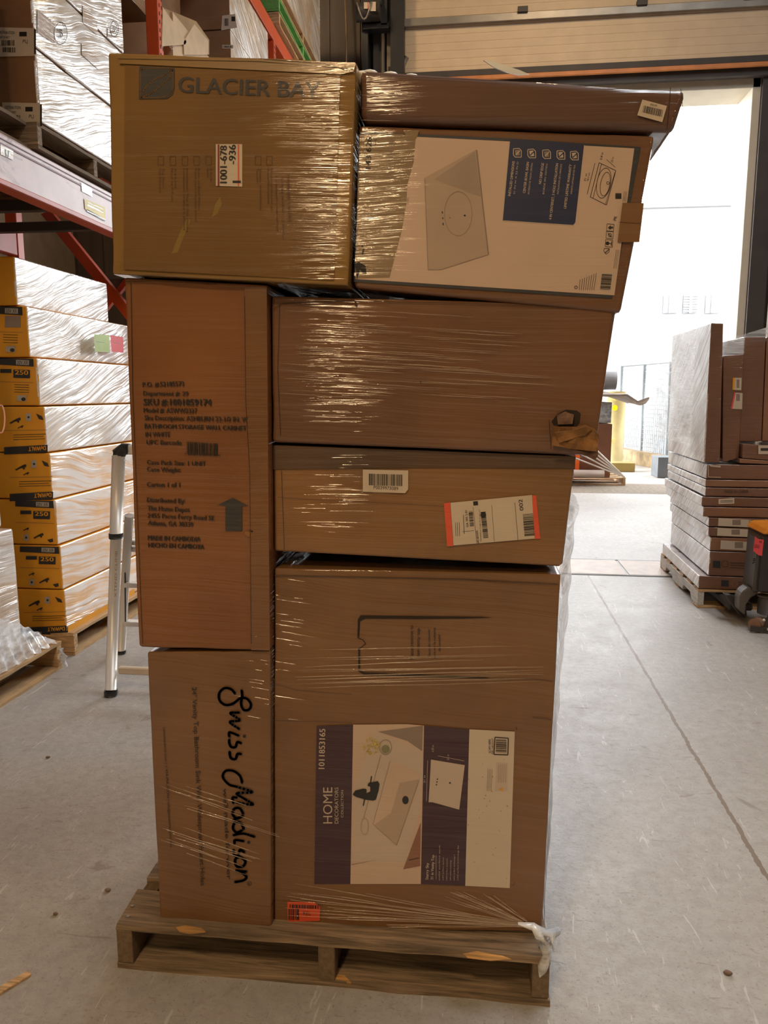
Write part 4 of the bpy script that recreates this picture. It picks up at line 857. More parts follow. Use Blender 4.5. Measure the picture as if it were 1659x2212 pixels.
# --- product picture carton
pp = [P([(684, 1568), (763, 1565), (757, 1909), (679, 1909)], plum), P([(763, 1565), (880, 1564), (916, 1567), (909, 1909), (757, 1909)], white_m), P([(916, 1567), (1014, 1575), (1005, 1913), (909, 1909)], plum), P([(1014, 1575), (1112, 1580), (1101, 1918), (1005, 1913)], white_p),
      T('1011853165', (701, 1660), (703, 1574), 12, lt, 3, .015), T('HOME', (718, 1778), (718, 1700), 19, lt, 3), T('DECORATORS', (731, 1778), (731, 1700), 7.5, lt, 3), T('COLLECTION', (742, 1765), (742, 1706), 5, lt, 3),
      # the vanity scene
      P([(816, 1580), (914, 1567), (912, 1622), (880, 1600)], grey_m, 2), P([(810, 1580), (914, 1625), (912, 1725), (880, 1860), (762, 1860), (766, 1700)], lt, 2),
      P([(843, 1643), (905, 1668), (906, 1683), (857, 1825), (806, 1779)], white_m, 3), P([(864, 1690), (905, 1683), (857, 1825), (808, 1781), (845, 1755)], grey_l, 4), P([(909, 1775), (908, 1870), (871, 1877)], woodp, 3), LN((883, 1857), (905, 1852), 1.5, cdark, 5), P([(760, 1868), (820, 1855), (760, 1866)], grey_m, 3), LN((823, 1630), (786, 1765), 1, grey_m, 4), LN((843, 1643), (806, 1779), .8, grey_m, 5), LN((806, 1779), (857, 1825), .8, grey_m, 5), LN((857, 1825), (906, 1683), .8, grey_m, 5),
      CI((876, 1727), 7, cdark, 6, ry=9), CR((833, 1613), 13, 1.2, grey_m, 5, ry=16), CI((833, 1617), 9, mat('printed_green', (.25, .24, .12), .6, film=.4), 5), CR((788, 1784), 8, 2, grey_l, 5, ry=18),
      # tap
      P([(762, 1715), (768, 1706), (785, 1702), (792, 1703), (792, 1712), (800, 1708), (800, 1698), (794, 1696), (796, 1690), (816, 1686), (820, 1692), (818, 1706), (812, 1726), (806, 1728), (790, 1726), (770, 1720)], cdark, 7), LN((800, 1692), (803, 1675), 2.4, cdark, 7), LN((788, 1724), (785, 1739), 2.4, cdark, 7),
      # drawing panel
      P([(931, 1640), (1004, 1652), (992, 1748), (926, 1732)], lt, 3), P([(926, 1732), (992, 1748), (934, 1732)], cdark, 4), LN((924, 1642), (921, 1730), .8, lt, 3), LN((946, 1632), (1003, 1643), .8, lt, 3), CI((945, 1682), 1.6, cdark, 5), CI((944, 1688), 1.6, cdark, 5), CI((943, 1694), 1.6, cdark, 5), CI((972, 1690), 2, cdark, 5),
      T('31 in', (919, 1690), (919, 1674), 4, lt, 3), T('22 in', (970, 1641), (970, 1629), 4, lt, 3), T('4.25 in', (937, 1624), (937, 1609), 4, lt, 3),
      T('Starry Sky', (925, 1899), (926, 1863), 5.5, lt, 3, .02), T('31 in Vanity Top', (936, 1899), (938, 1846), 5.5, lt, 3, .02), LN((942, 1899), (942, 1847), .7, lt, 3)]
for k, (a, b) in enumerate(((950, 76), (958, 50), (966, 48), (974, 44), (982, 56), (990, 76))): pp.append(T('solid surface technology for living'[:18+k*2], (a, 1901), (a+.8, 1901-b), 2.6, lt, 3))
rnd = random.Random(5)
for k in range(60): a = rnd.random()*6.28; r_ = rnd.random()**.6*20; pp.append(CI((803+r_*.9*math.cos(a), 1610+r_*.95*math.sin(a)), 1.2+rnd.random()*1.2, sage, 6, 6))
for k in range(26): pp.append(CI((1010+rnd.random()*88, 1640+rnd.random()*265), .8+rnd.random()*1.3, grey_l, 2, 6, ry=.8+rnd.random()*1.8))
pp += [P([(1068, 1589), (1100, 1592), (1099, 1632), (1066, 1630)], lt, 2)] + PL([(1069, 1592), (1098, 1594), (1097, 1630), (1067, 1629), (1069, 1592)], 2.2, ink, 3) + bars((1071, 1624), (0, -28), (23, 1), 16, ink, 3, 3) + [T('SCAN HERE', (1060, 1626), (1060, 1596), 4.5, ink, 3), T('FOR CHECKOUT', (1066, 1628), (1066, 1594), 4, ink, 3),
       P([(1072, 1645), (1098, 1647), (1096, 1710), (1069, 1708)], lt, 2), P([(1078, 1704), (1086, 1700), (1086, 1709)], yel, 4)] + [LN((1076+q*4, 1690), (1077+q*4, 1650), .9, grey_m, 3) for q in range(5)] + [LN((1052+q*3, 1708), (1054+q*3, 1660), .8, grey_m, 3) for q in range(4)]
decal('printed_panel', HD, pHD, pp, label='plum and white printed product picture')
decal('printed_text', HD, pHD, [T('Please remove to', (893, 1424), (892, 1350), 7, ink), T('see vanity top', (906, 1418), (907, 1357), 7, ink), T('Favor de remover', (930, 1418), (929, 1358), 5.5, ink), T('para ver la cubierta', (941, 1422), (941, 1356), 5.5, ink), T('del tocador', (952, 1406), (951, 1369), 5.5, ink)] + PL([(1113, 1571), (1116, 1571), (1116, 1577)], .8, ink) + PL([(1111, 1904), (1111, 1911), (1105, 1911)], .8, ink))
# cut-out flap, sunk on its left, and folds
fl_ = [P([(773, 1338), (779, 1329), (880, 1330), (1040, 1332), (1065, 1334), (1000, 1336), (900, 1337), (790, 1336), (778, 1342), (776, 1376), (772, 1376)], gap_shade), P([(774, 1400), (778, 1402), (778, 1448), (790, 1452), (880, 1455), (1050, 1463), (1062, 1466), (900, 1461), (786, 1457), (774, 1450)], gap_shade), PL([(772, 1377), (784, 1382), (790, 1390), (782, 1397), (773, 1403)], 1.6, gap_shade)]
decal('cut_out_flap', HD, pHD, fl_, label='push-in window flap cut in the cardboard')
dk = mat('cardboard_crease', (.05, .022, .01), .8, film=.3)
decal('crease', HD, pHD, [PL([(592, 1243), (700, 1245), (860, 1248), (1000, 1251), (1205, 1262)], 2, dk), PL([(592, 1476), (640, 1490), (760, 1500)], .8, dk), PL([(1060, 1466), (1150, 1466), (1194, 1471)], 1.2, dk), PL([(1150, 1549), (1180, 1551), (1190, 1555)], 1.2, dk), PL([(596, 1556), (760, 1560)], .8, dk)])
decal('orange_sticker', HD, pHD, [P([(621, 1947), (678, 1947), (692, 1958), (691, 1988), (622, 1990)], red_o), bars((626, 1952), (64, 2), (0, 8), 20, ink, 3, 4), bars((624, 1962), (24, 0), (0, 24), 9, ink, 3, 9), T('REL', (655, 1975), (672, 1976), 7, ink)], lift0=.0015)
# --- address carton
L_ = [('P.O. #:52185573', 309, 836, 398, 834, 10, 0), ('Department #: 29', 310, 854, 407, 855, 9, 0), ('SKU #:1001859174', 311, 875, 457, 876, 13, .012), ('Model #: ASWW2327', 311, 891, 426, 892, 9.5, 0), ('Sku Description: ASHBURN 23-1/2 IN. W', 313, 907, 536, 911, 9.5, 0), ('BATHROOM STORAGE WALL CABINET', 313, 925, 532, 930, 9.5, 0), ('IN WHITE', 315, 943, 368, 943, 9.5, 0), ('UPC Barcode', 317, 960, 392, 961, 9.5, 0), ('Case Pack Size: 1 UNIT', 318, 1003, 445, 1006, 9, 0), ('Case Weight:', 318, 1018, 391, 1020, 9, 0), ('Carton 1 of 1', 318, 1051, 389, 1052, 9.5, 0), ('Distributed By:', 318, 1084, 400, 1087, 9.5, 0), ('The Home Depot', 319, 1102, 410, 1106, 9.5, 0), ('2455 Paces Ferry Road SE', 319, 1118, 463, 1124, 9.5, 0), ('Atlanta, GA 30339', 320, 1134, 417, 1138, 9.5, 0), ('MADE IN CAMBODIA', 320, 1166, 433, 1170, 9.5, .01), ('HECHO EN CAMBOYA', 321, 1182, 441, 1186, 9.5, .01)]
decal('printed_text', AS, pA, [T(s, (a, b), (c, d), h, ink, 2, bo_+.020) for s, a, b, c, d, h, bo_ in L_] + bars((404, 954), (68, 4), (0, 27), 24, ink, 2, 6) + [T('7 21015 37242 4', (398, 983), (476, 985), 4, ink)])
decal('up_arrow', AS, pA, [P([(503, 1075), (537, 1093), (523, 1093), (523, 1147), (487, 1147), (487, 1092), (470, 1091)], inkb)])
decal('packing_tape', AS, pA, [P([(529, 620), (576, 621), (583, 1405), (543, 1404), (540, 1020), (531, 860)], mat('tape_over_carton', (.20, .088, .028), .3, film=.8)), PL([(529, 640), (531, 860), (540, 1020), (543, 1390)], 1.2, dk, 3)])
decal('crease', AS, pA, [PL([(283, 610), (287, 850), (296, 1090), (308, 1390)], 1.2, dk), PL([(270, 608), (340, 607), (470, 614)], 1, dk), P([(530, 1146), (541, 1150), (548, 1158), (537, 1160), (530, 1154)], torn, 3), P([(538, 1144), (548, 1147), (545, 1150)], gap_shade, 4)])
# --- barcode carton
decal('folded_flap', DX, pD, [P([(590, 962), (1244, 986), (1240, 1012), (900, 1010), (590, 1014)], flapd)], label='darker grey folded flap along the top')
decal('barcode_sticker', DX, pD, [P([(784, 1014), (882, 1016), (882, 1057), (875, 1065), (784, 1062)], white_p, 2), bars((797, 1023), (73, 2), (0, 25), 36, ink, 3, 12), T('P0039973089', (807, 1056), (860, 1059), 7, ink, 3)], lift0=.001)
sl = [P([(972, 1086), (1149, 1069), (1155, 1163), (979, 1178)], white_p, 2), P([(959, 1087), (973, 1085), (980, 1179), (966, 1180)], red_o, 2), P([(1149, 1070), (1158, 1070), (1167, 1163), (1154, 1164)], red_o, 2), P([(1022, 1083), (1032, 1082), (1033, 1091), (1023, 1092)], ink, 3)]
sl += [T('002', (1131, 1102), (1128, 1078), 8, ink, 3, .01), T('GA 305 2-01', (1012, 1138), (1009, 1102), 4.5, ink, 3, .01), bars((1015, 1137), (-3, -33), (9, -1), 16, ink, 3, 2), bars((1044, 1162), (-6, -57), (11, -1), 26, ink, 3, 5), bars((1133, 1158), (-4, -48), (22, -2), 24, ink, 3, 7), CI((1044, 1112), 6, ink, 4, ry=7), LN((1022, 1095), (1030, 1174), .7, ink, 3), LN((1062, 1090), (1068, 1170), .7, ink, 3), LN((1112, 1085), (1119, 1167), .9, ink, 3), LN((999, 1148), (1024, 1146), .7, ink, 3),
      T('UPS GROUND', (1035, 1173), (1032, 1145), 3.6, ink, 3, .01), T('TRACKING #: 1Z 500 345 67 200 1137', (1040, 1170), (1037, 1100), 2.4, ink, 3)]
sl += [LN((985+q*4, 1158), (984+q*4, 1128), .9, ink, 3) for q in range(3)] + [LN((1003, 1153), (1001, 1112), 1.1, ink, 3)]
rnd = random.Random(3)
decal('shipping_label', DX, pD, sl, lift0=.001, label='white shipping label with orange ends')
decal('crease', DX, pD, [PL([(600, 1074), (690, 1080), (870, 1088), (970, 1094)], .7, dk), LN((608, 1015), (614, 1188), .8, dk)])
# --- torn carton
th = [P([(1203, 895), (1212, 890), (1222, 885), (1246, 887), (1254, 893), (1252, 912), (1244, 921), (1196, 918), (1191, 911)], gap_shade, 1)]
decal('torn_hole', CX, pC, th, label='dark torn hole')
def crumple(name, pts, par, pl, m, amp, seed, lift=.004):
    q = [on(x, y, pl) for x, y in pts]; bm = bmesh.new(); vs = [bm.verts.new(p+pl[1]*lift) for p in q]; bm.faces.new(vs)
    bmesh.ops.triangulate(bm, faces=bm.faces); bmesh.ops.subdivide_edges(bm, edges=bm.edges, cuts=3, use_grid_fill=True)
    for v in bm.verts: v.co += pl[1]*amp*(mnoise.noise(v.co*38+V((seed, 0, 0)))+.5)
    bmesh.ops.triangulate(bm, faces=bm.faces)
    o = lk(name, bm, m, par); o.modifiers.new('s', 'SOLIDIFY').thickness = .003; return o
crumple('torn_flap', [(1194, 922), (1246, 921), (1262, 917), (1282, 925), (1292, 940), (1288, 975), (1262, 972), (1220, 966), (1192, 962)], CX, pC, torn, .014, 1)
crumple('torn_flap', [(1196, 932), (1234, 928), (1262, 918), (1275, 925), (1262, 938), (1232, 948), (1206, 956)], CX, pC, torn, .012, 4, .012)
crumple('torn_flap', [(1202, 896), (1220, 889), (1238, 896), (1236, 915), (1204, 916)], CX, pC, mat('torn_cardboard_dark', (.16, .09, .06), .8, vary=.4, vs=(50, 50, 50)), .010, 7, .002)
crumple('crushed_corner', [(1228, 972), (1262, 974), (1290, 968), (1290, 984), (1284, 992), (1278, 988), (1262, 984)], CX, pC, mat('crushed_cardboard', (.12, .065, .045), .8), .008, 9, .003)
decal('crease', CX, pC, [PL([(604, 660), (600, 800), (606, 940)], .8, dk), PL([(590, 668), (610, 655), (740, 650), (1000, 655), (1320, 668)], 1.4, dk), LN((1186, 906), (1190, 970), 1.2, dk), LN((768, 652), (770, 662), 4, dk), CI((909, 825), 2, ink, 3)])
# --- leaf emblem carton
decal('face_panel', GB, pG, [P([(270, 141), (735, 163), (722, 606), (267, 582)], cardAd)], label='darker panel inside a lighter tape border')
decal('packing_tape', GB, pG, [P([(255, 121), (768, 136), (764, 156), (736, 161), (258, 138)], mat('tape_ochre', (.26, .15, .045), .35, film=.4)), PL([(256, 128), (560, 134), (764, 150)], 1.0, dk, 3), PL([(560, 128), (700, 138), (766, 158)], 1.2, dk, 3)], lift0=.0016)
# emblem: rounded square with leaf bands
em = [P([(302, 144), (378, 147), (378, 190), (374, 205), (362, 214), (301, 215)], inkb, 3)]
em += stroke(sp([(309, 150), (305, 160), (305, 205), (308, 212)]), 1.6, cardAd, 4) + stroke(sp([(307, 211), (316, 190), (336, 172), (358, 163), (371, 150)]), 2.2, cardAd, 4) + stroke(sp([(307, 212), (325, 204), (345, 190), (364, 174), (374, 152)]), 2.2, cardAd, 4) + stroke(sp([(309, 149), (340, 148), (372, 149)]), 1.6, cardAd, 4) + stroke(sp([(374, 150), (374, 188), (368, 204), (350, 211), (308, 212)]), 1.6, cardAd, 4)
decal('leaf_emblem', GB, pG, em, lift0=.001)
decal('printed_lettering', GB, pG, [T('GLACIER BAY', (386, 200), (690, 213), 32, inkb, 3, .015), CI((685, 211), 1.5, inkb, 3)], lift0=.001)
bxs = []
for (x, lines) in ((348, ['Top Mount', 'Top Mounted']), (374, ['3-4 Level', 'Nivel de 3-4 cm']), (400, ['Installation Top & Flat Mount', 'Instalacion (Vanity y plano)']), (425, ['Floor to Back Mount', 'Pieza para montaje panel']), (451, ['3-hole', 'Gris']), (558, ['Vanity installation', 'Tocador']), (582, ['Recommended surface', 'Superficie plana'])):
    bxs += PL([(x-6, 338), (x+6, 338), (x+6, 357), (x-6, 357), (x-6, 338)], 1, inkf, 3)
    bxs += [T(lines[0], (x+3, 364), (x+4, 364+7.2*len(lines[0])*.66), 4, inkf, 3), T(lines[1], (x-4, 364), (x-3, 364+7.2*len(lines[1])*.66), 4, inkf, 3)]
bxs += [T('*Installation checklist', (620, 372), (624, 480), 6, inkf, 3), T('Lista de verificacion y limpieza', (608, 385), (611, 520), 4.5, inkf, 3), T('If installation is not correct', (595, 380), (598, 500), 4.5, inkf, 3)]
decal('printed_text', GB, pG, bxs, lift0=.001)
decal('stain', GB, pG, [P([(407, 470), (400, 480), (390, 500), (382, 520), (372, 545), (370, 548), (384, 546), (398, 510), (412, 478)], mat('stain_yellow', (.25, .15, .022), .6, film=.5)), P([(476, 425), (466, 440), (458, 470), (470, 462), (480, 440)], mat('stain_yellow', (.40, .27, .06), .6))], lift0=.0009)
decal('number_label', GB, pG, [P([(467, 312), (524, 312), (524, 404), (467, 402)], white_p, 2), LN((473, 313), (473, 402), 4, mat('line_maroon', (.25, .02, .03), .5), 3), LN((516, 313), (516, 403), 3, red_o, 3), T('1001-678', (491, 396), (491, 316), 14, ink, 4, .02), T('-936', (510, 355), (510, 314), 14, ink, 4, .02), T('1', (521, 396), (521, 391), 17, ink, 4)], lift0=.0014)
# --- white printed carton
wp = [P([(778, 285), (900, 290), (1100, 299), (1384, 318), (1322, 645), (764, 609)], slate, 1), P([(775, 292), (900, 296), (1100, 306), (1370, 321), (1327, 638), (768, 603)], white_m, 2),
      P([(775, 292), (870, 290), (898, 300), (894, 350), (880, 400), (878, 440), (868, 500), (852, 560), (842, 600), (768, 602)], tan_m, 3),
      P([(872, 282), (906, 282), (900, 300), (880, 302)], tan_m, 4),
      T('143 626', (801, 365), (803, 297), 11, ink, 5, .025), T('WHITE', (813, 315), (814, 300), 4, ink, 5), T('red marble', (845, 386), (849, 298), 9, grey_m, 5), T('cub', (882, 443), (883, 427), 5, grey_m, 5),
      P([(771, 604), (768, 570), (776, 566), (790, 575), (792, 592), (786, 590), (778, 584)], ink, 5), LN((783, 550), (786, 538), 4, ink, 5), CI((783, 532), 2, ink, 5),
      # sink picture
      P([(916, 385), (1028, 324), (1031, 325), (1056, 548), (952, 583), (924, 583)], grey_l, 3), P([(1028, 324), (1031, 325), (1056, 548), (1054, 550)], grey_m, 5), P([(938, 388), (1026, 328), (1038, 425)], mat('printed_mid_grey', (.38, .285, .22), .6, film=.6), 4), LN((918, 386), (925, 583), 1, grey_m, 5), LN((925, 583), (952, 583), 1, grey_m, 5), LN((952, 583), (1056, 550), 1, grey_m, 5),
      CR((990, 462), 30, 1, grey_m, 5, ry=48), LN((955, 457), (956, 462), 2, ink, 6), LN((956, 470), (957, 474), 2, ink, 6), LN((957, 482), (958, 487), 2, ink, 6), CI((1004, 466), 2, ink, 6), CI((972, 471), 1, ink, 6),
      # navy panel
      P([(1102, 300), (1262, 312), (1243, 480), (1238, 487), (1086, 477)], navy, 3)] + PL([(1262, 314), (1243, 482), (1238, 487), (1087, 477)], 1.2, lt, 4)
for k, (x, s1, s2, ys, ye) in enumerate(((1112, 'INSTALLED DIMENSIONS', '31 IN W X 22 IN D', 424, 349), (1143, 'CENTER BOWL BASIN', 'EN MEDIO DE TAZON CENTRAL', 418, 351), (1175, 'NO DRIP EDGE', 'BORDE SIN GOTEO', 398, 353), (1206, '4 IN CENTERSET, 3 HOLE INSTALLATION', 'INSTALACION DE 3 ORIFICIOS', 475, 354), (1235, 'LIMITED LIFETIME WARRANTY', 'GARANTIA LIMITADA DE POR VIDA', 451, 356))):
    x0 = x-(ys-349)*.115
    wp += [T(s1, (x0-.5, ys), (x, ye), 5.2, lt, 4, .012), T(s2, (x-(418-351)*.115+8, 420), (x+8, ye+1), 3.4, lt, 4)]
    cx_, cy_ = x+6, 330+k*1.5
    wp += PL([(cx_-9, cy_-8), (cx_+3, cy_-9), (cx_+8, cy_-4), (cx_+8, cy_+10), (cx_-5, cy_+10), (cx_-9, cy_+5), (cx_-9, cy_-8)], 1.6, lt, 4) + [P([(cx_-6, cy_-5), (cx_+3, cy_-6), (cx_+5, cy_+6), (cx_-4, cy_+7)], lt if k in (1, 3, 4) else grey_m, 4), LN((cx_-4, cy_+5), (cx_+5, cy_-4), 2.2, navy if k in (1, 3, 4) else lt, 5)]
# line drawing of the basin
wp += PL([(1294, 352), (1330, 369), (1310, 443), (1275, 426), (1294, 352)], 1.2, ink, 4) + PL([(1299, 354), (1281, 428)], 1, ink, 4) + PL([(1328, 373), (1308, 440)], .8, ink, 4)
def ell(cx, cy, a, b, th, w):
    q = [(cx+a*math.cos(t*math.pi/12)*math.cos(th)-b*math.sin(t*math.pi/12)*math.sin(th), cy+a*math.cos(t*math.pi/12)*math.sin(th)+b*math.sin(t*math.pi/12)*math.cos(th)) for t in range(25)]; return PL(q, w, ink, 4)
wp += ell(1304, 396, 15, 33, .18, 1.1) + ell(1307, 398, 10, 26, .18, 1.1) + CR((1313, 396), 3, 1, ink, 5) + [LN((1285, 353), (1268, 420), 1, ink, 4), T('31 in', (1265, 392), (1268, 376), 3.8, ink, 4), T('78.7 cm', (1271, 392), (1274, 374), 3.2, ink, 4), T('22 in', (1323, 352), (1326, 340), 4, ink, 4), T('3.8 in', (1300, 346), (1303, 330), 4, ink, 4), LN((1310, 345), (1329, 362), .8, ink, 4), RC(1329, 418, 1342, 430, ink, 4)] + [LN((1345+q*3, 436), (1348+q*3, 414), .7, ink, 4) for q in range(3)]
# handling symbols
for k, y in enumerate((484, 500, 518)):
    x = 1311-k*1.4; wp += PL([(x, y), (x+15, y+1), (x+14, y+16), (x-1, y+15), (x, y)], 1, ink, 4)
wp += [P([(1313, 492), (1319, 487), (1319, 490), (1324, 490), (1324, 494), (1319, 494), (1319, 497)], ink, 5), CI((1312, 526), 4, ink, 5), LN((1316, 526), (1321, 527), 1.4, ink, 5), LN((1321, 522), (1320, 531), 1.6, ink, 5), CR((1317, 508), 3.4, 1.2, ink, 5), LN((1312, 503), (1322, 514), 1, ink, 5), PL([(1305, 537), (1316, 537), (1315, 545), (1309, 549), (1304, 543), (1305, 537)], 1, ink, 5), LN((1306, 547), (1315, 539), 1.2, ink, 5), T('IMK', (1330, 478), (1333, 468), 6, ink, 5)]
wp += [P([(1300, 588), (1326, 590), (1322, 630), (1294, 626)], lt, 3)] + bars((1300, 592), (-4, 34), (22, 1), 22, ink, 4, 8) + [CR((1244, 621), 3, 1.4, ink, 4)] + [LN((1251+q*4.5, 627), (1253+q*5, 604-q*2), .9, ink, 4) for q in range(8)] + [LN((1325+q*3, 580), (1331+q*3, 540), .6, ink, 4) for q in range(3)]
decal('printed_panel', MX, pM, wp, label='white printed front with navy specification panel', step=.0003)
decal('packing_tape', MX, pM, [P([(1344, 439), (1390, 440), (1380, 524), (1333, 524)], tape, 3), LN((1336, 481), (1384, 484), 1, dk, 4)], lift0=.003)
# --- top carton
decal('barcode_sticker', TX, pT, [P([(1387, 216), (1440, 230), (1430, 265), (1376, 250)], white_p, 2), bars((1390, 229), (43, 10), (-3, 15), 22, ink, 3, 14), T('P0039', (1404, 229), (1418, 232), 4, ink, 3)], lift0=.002)
decal('crease', TX, pT, [LN((1448, 190), (1440, 282), 1.4, dk), PL([(785, 158), (900, 168), (1200, 180)], 1.2, dk), PL([(1470, 192), (1474, 230), (1464, 280)], 1.2, dk)], lift0=.001)

# ------------------------------------------------------------------ stretch wrap of the front stack
def ridge(bm, pl, a, b, w, hgt, seg=10, wob=1.5, seed=0):
    rnd = random.Random(seed); pr = None
    d = V((b[0]-a[0], b[1]-a[1])); n = V((-d.y, d.x)).normalized()
    for i in range(seg+1):
        t = i/seg; o = wob*mnoise.noise(V((t*4, seed*1.7, 0))); ww = w*math.sin(math.pi*min(1, max(0.0, t*.96+.02)))**.5
        c = (a[0]+d.x*t+n.x*o, a[1]+d.y*t+n.y*o)
        tri = [bm.verts.new(on(c[0]+n.x*s*ww, c[1]+n.y*s*ww, pl)+pl[1]*(.0035+(hgt if s == 0 else 0))) for s in (-1, 0, 1)]
        if pr:
            for q in (0, 1): bm.faces.new((pr[q], tri[q], tri[q+1], pr[q+1]))
        pr = tri
wm = bmesh.new(); rnd = random.Random(11)
# fans drawn to the lower right pallet corner
for k in range(22):
    x0 = 600+rnd.random()*240; y0 = 1905+rnd.random()*85+(x0-600)*.04; ridge(wm, pHD, (x0, y0), (1150+rnd.random()*15, 1996+rnd.random()*8), 1.0, .0012, 14, 3, k)
for k in range(16):
    x0 = 950+rnd.random()*120; ridge(wm, pHD, (x0, 1922+rnd.random()*20), (1160, 2004), .9, .001, 8, 1, 60+k)
for k in range(15):
    t = rnd.random(); y0 = 1690+t*170; x0 = 345+rnd.random()*60; ridge(wm, pSM, (x0, y0), (x0+130+k % 3*35, y0+(130+k % 3*35)*(.30+.08*rnd.random())), 1.0, .0014, 10, 2, 100+k)
for k in range(14):
    x0 = 600+rnd.random()*100; y0 = 1395+rnd.random()*90; ridge(wm, pHD, (x0, y0), (1000+rnd.random()*190, y0-8-rnd.random()*10), .9, .001, 14, 2, 140+k)
for k in range(60):
    x0 = 590+rnd.random()*380; y0 = 665+rnd.random()*190; l = 60+rnd.random()*230; ridge(wm, pC, (x0, y0), (x0+l, y0+l*.06), .9, .0014, 10, 1.6, 200+k)
for k in range(40):
    x0 = 600+rnd.random()*60+ (k % 4)*20; y0 = 150+rnd.random()*430; ridge(wm, pG, (x0, y0), (757+rnd.random()*12-(y0-150)*.03, y0+4+rnd.random()*8), .8, .0014, 7, 1, 300+k)
for k in range(15):
    y0 = 170+k*29+rnd.random()*8; ridge(wm, pM if y0 > 270 else pT, (780, y0), (815+rnd.random()*50, y0+2), .8, .0016, 5, .6, 400+k)
wr = tag(link('stretch_wrap', wm, film_ridge, smooth=True), 'clear stretch film pulled around the front carton stack', 'stretch wrap')
def sheet(name, fn, nu, nv, m):
    bm = bmesh.new(); g = [[bm.verts.new(fn(i/nu, j/nv)) for j in range(nv+1)] for i in range(nu+1)]
    for i in range(nu):
        for j in range(nv): bm.faces.new((g[i][j], g[i+1][j], g[i+1][j+1], g[i][j+1]))
    o = lk(name, bm, m, wr, True); return o
# side sheet bellying out behind the right edge
x_e = lambda z: on(1213, 1240, pHD).x*(z-.13)/.9+on(1174, 2012, pHD).x*(1-(z-.13)/.9)
def side(u, v):
    z = .14+v*.96; x = x_e(z)+.004; y = 1.72+u*.95
    belly = .115*math.sin(min(1, u*1.1)*math.pi/2)*(.25+.75*v**.8)
    return V((x+belly+.006*mnoise.noise(V((u*6, v*5, 2)))+.004*math.sin(v*60+u*9)*v, y, z))
sheet('side_film', side, 22, 60, film_mat('stretch_film_flap', .75, streak=(8, 4, 40)))
# sheet under the overhanging top carton
tri_ = [on(1412, 283, tilt(1.76, 2)), on(1466, 286, tilt(1.76, 2)), on(1400, 375, tilt(1.76, 2)), on(1400, 380, tilt(1.8, 2))]
sheet('overhang_film', lambda u, v: (tri_[0].lerp(tri_[1], u)).lerp(tri_[2].lerp(tri_[3], u), v)+V((0, u*.25+.006*math.sin(v*25), .004*mnoise.noise(V((u*5, v*6, 5))))), 10, 16, film)
q = [on(1240, 988, tilt(1.72, 1)), on(1280, 992, tilt(1.72, 1)), on(1240, 1040, tilt(1.72, 1))]
sheet('corner_film', lambda u, v: q[0].lerp(q[1], u*(1-v)**1.6).lerp(q[2], v*(1-u*.3))+V((0, u*.1, 0)), 8, 8, film)
# twisted knot at the pallet corner
bm = bmesh.new(); pk_ = [(1120, 1996, .0), (1150, 2000, .0), (1168, 2012, -.01), (1176, 2032, -.015), (1180, 2055, -.02), (1172, 2078, -.02), (1166, 2098, -.012)]
pts = [on(x, y, plY(1.65))+V((0, dy, 0)) for x, y, dy in pk_]; tube(bm, pts, [.003, .009, .014, .012, .010, .012, .006], 9)
for k in range(4): tube(bm, [pts[2]+V((.0, 0, .005)), pts[2]+V((.022+.006*k, .01*k, .004-.006*k)), pts[3]+V((.02-.004*k, .008*k, -.01))], [.008, .010, .003], 7)
for v in bm.verts: v.co += V((mnoise.noise(v.co*70), mnoise.noise(v.co*70+V((5, 0, 0))), mnoise.noise(v.co*70+V((0, 5, 0)))))*.006
lk('twisted_end', bm, film_thick, wr, True)
# crumpled patch where the film is caught between cartons
def blob(cx, cy, rx, ry, pl, seed):
    bm = bmesh.new(); n = 14; c = bm.verts.new(on(cx, cy, pl)+pl[1]*.006); rings = [[c]*n]
    for r in (.35, .7, 1):
        rings.append([bm.verts.new(on(cx+rx*r*math.cos(k*6.283/n)*(1+.25*mnoise.noise(V((k, seed, r)))), cy+ry*r*math.sin(k*6.283/n), pl)+pl[1]*(.004+.006*(mnoise.noise(V((k*1.3, r*4, seed)))+.5))) for k in range(n)])
    for k in range(n):
        bm.faces.new((c, rings[1][k], rings[1][(k+1) % n]))
        for a, b in zip(rings[1:], rings[2:]): bm.faces.new((a[k], b[k], b[(k+1) % n], a[(k+1) % n]))
    lk('caught_film', bm, film, wr)

# loose pieces on top of the stack
tl = [V((0, 0, 0))]
PT2 = tilt(1.74, 2.1)
tailp = [(1044, 130), (1066, 133), (1096, 143), (1122, 151), (1143, 160), (1120, 162), (1094, 156), (1066, 145)]
bm = bmesh.new(); prism(bm, [on(x, y, PT2) for x, y in tailp], (0, .006, .001)); bmesh.ops.recalc_face_normals(bm, faces=bm.faces)
lk('loose_tail', bm, mat('film_milky', (.85, .92, 1.0), .35), wr)
bm = bmesh.new()
for k in range(8):
    p = on(780+k*15, 150+k*1.5, PT2); bmesh.ops.create_icosphere(bm, subdivisions=2, radius=.016, matrix=Matrix.Translation(p+V((0, .02, -.004+.004*math.sin(k*2)))) @ Matrix.Diagonal((1.2, 1, .5, 1)))
lk('bunched_film', bm, mat('film_milky', (.85, .92, 1.0), .35), wr, True)

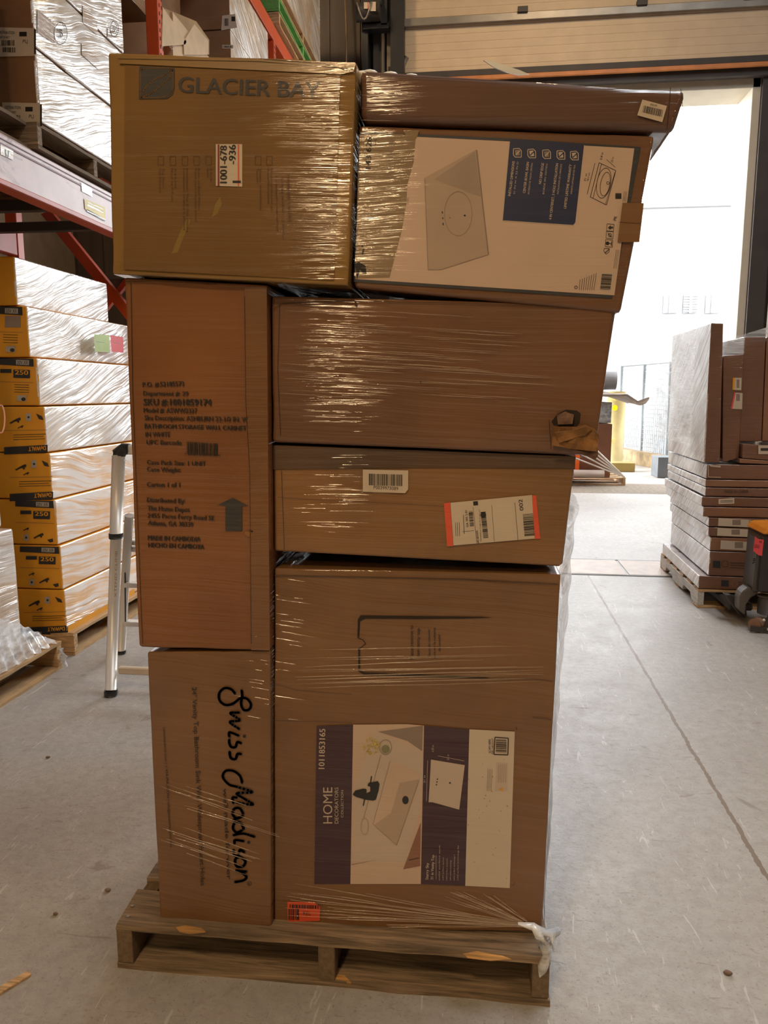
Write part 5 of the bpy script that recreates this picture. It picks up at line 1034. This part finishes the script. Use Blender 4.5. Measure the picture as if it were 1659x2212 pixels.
# ------------------------------------------------------------------ bits on the floor
s0, s1 = on(-30, 2160, plZ(0)), on(62, 2104, plZ(0)); d = (s1-s0).normalized(); nrm = V((-d.y, d.x, 0))*.012
bm = bmesh.new(); prism(bm, [s0-nrm, s1-nrm, s1+nrm*.6+d*.004, s0+nrm], (0, 0, .006)); bmesh.ops.recalc_face_normals(bm, faces=bm.faces); bev(bm, .001); tag(link('wood_splinter', bm, w_new), 'flat pale wood strip on the floor at the lower left', 'wood strip')
def pebble(x, y, r, lb, m, nm='pebble', cat='debris'):
    bm = bmesh.new(); bmesh.ops.create_icosphere(bm, subdivisions=2, radius=r, matrix=Matrix.Translation(on(x, y, plZ(0))+V((0, 0, r*.5))) @ Matrix.Diagonal((1.3, 1, .6, 1)))
    for v in bm.verts: v.co += V((mnoise.noise(v.co*90), mnoise.noise(v.co*90+V((3, 0, 0))), 0))*r*.3
    tag(link(nm, bm, m, smooth=True), lb, cat)
pebble(233, 1924, .007, 'small brown pebble on the floor left of the front pallet', mat('pebble_brown', (.25, .19, .14), .8))
pebble(120, 1976, .006, 'flat brown fleck on the floor left of front pallet', mat('fleck', (.2, .13, .09), .9), 'wood_chip')
pebble(104, 1637, .007, 'dark chip on the floor between ladder and front pallet', mat('fleck', (.2, .13, .09), .9), 'wood_chip')
pebble(1572, 2104, .008, 'rust brown chip on the floor at the lower right', mat('fleck', (.2, .13, .09), .9), 'wood_chip')
pebble(990, 2146, .008, 'tiny tan crumb on the floor below the front pallet', mat('crumb', (.45, .28, .2), .9), 'crumb')

# ------------------------------------------------------------------ ceiling lamps (near side of the stack, plus two added for the door)
hm = mat('lamp_housing', (.12, .12, .12), .5)
em_ = bpy.data.materials.new('lamp_glow'); em_.use_nodes = True; n_ = em_.node_tree.nodes; n_.remove(n_['Principled BSDF']); e_ = n_.new('ShaderNodeEmission'); e_.inputs[0].default_value = (*LAMP_COL, 1); e_.inputs[1].default_value = 30; em_.node_tree.links.new(e_.outputs[0], n_['Material Output'].inputs[0])
for k, (x, y, z) in enumerate(LAMPS):
    t = empty('unseen_bay_lamp', (x, y, z), label='round unseen high bay lamp over the aisle', cat='lamp', group='high bay lamps over the aisle')
    bm = bmesh.new(); tube(bm, [(0, 0, .35), (0, 0, .2), (0, 0, .0)], [.08, .12, .3], 20, caps=False); link('reflector', bm, hm, t)
    bm = bmesh.new(); tube(bm, [(0, 0, .34), (0, 0, 9-z)], .01, 6); link('suspension_rod', bm, hm, t)
    bm = bmesh.new(); tube(bm, [(0, 0, .02), (0, 0, .03)], .26, 20); link('diffuser', bm, em_, t)
    l = bpy.data.lights.new('lamp_light', 'AREA'); l.shape = 'DISK'; l.size = .5; l.energy = LAMP_W; l.color = LAMP_COL
    o = bpy.data.objects.new('lamp_light', l); COL.objects.link(o); o.location = (0, 0, -.02); o.parent = t
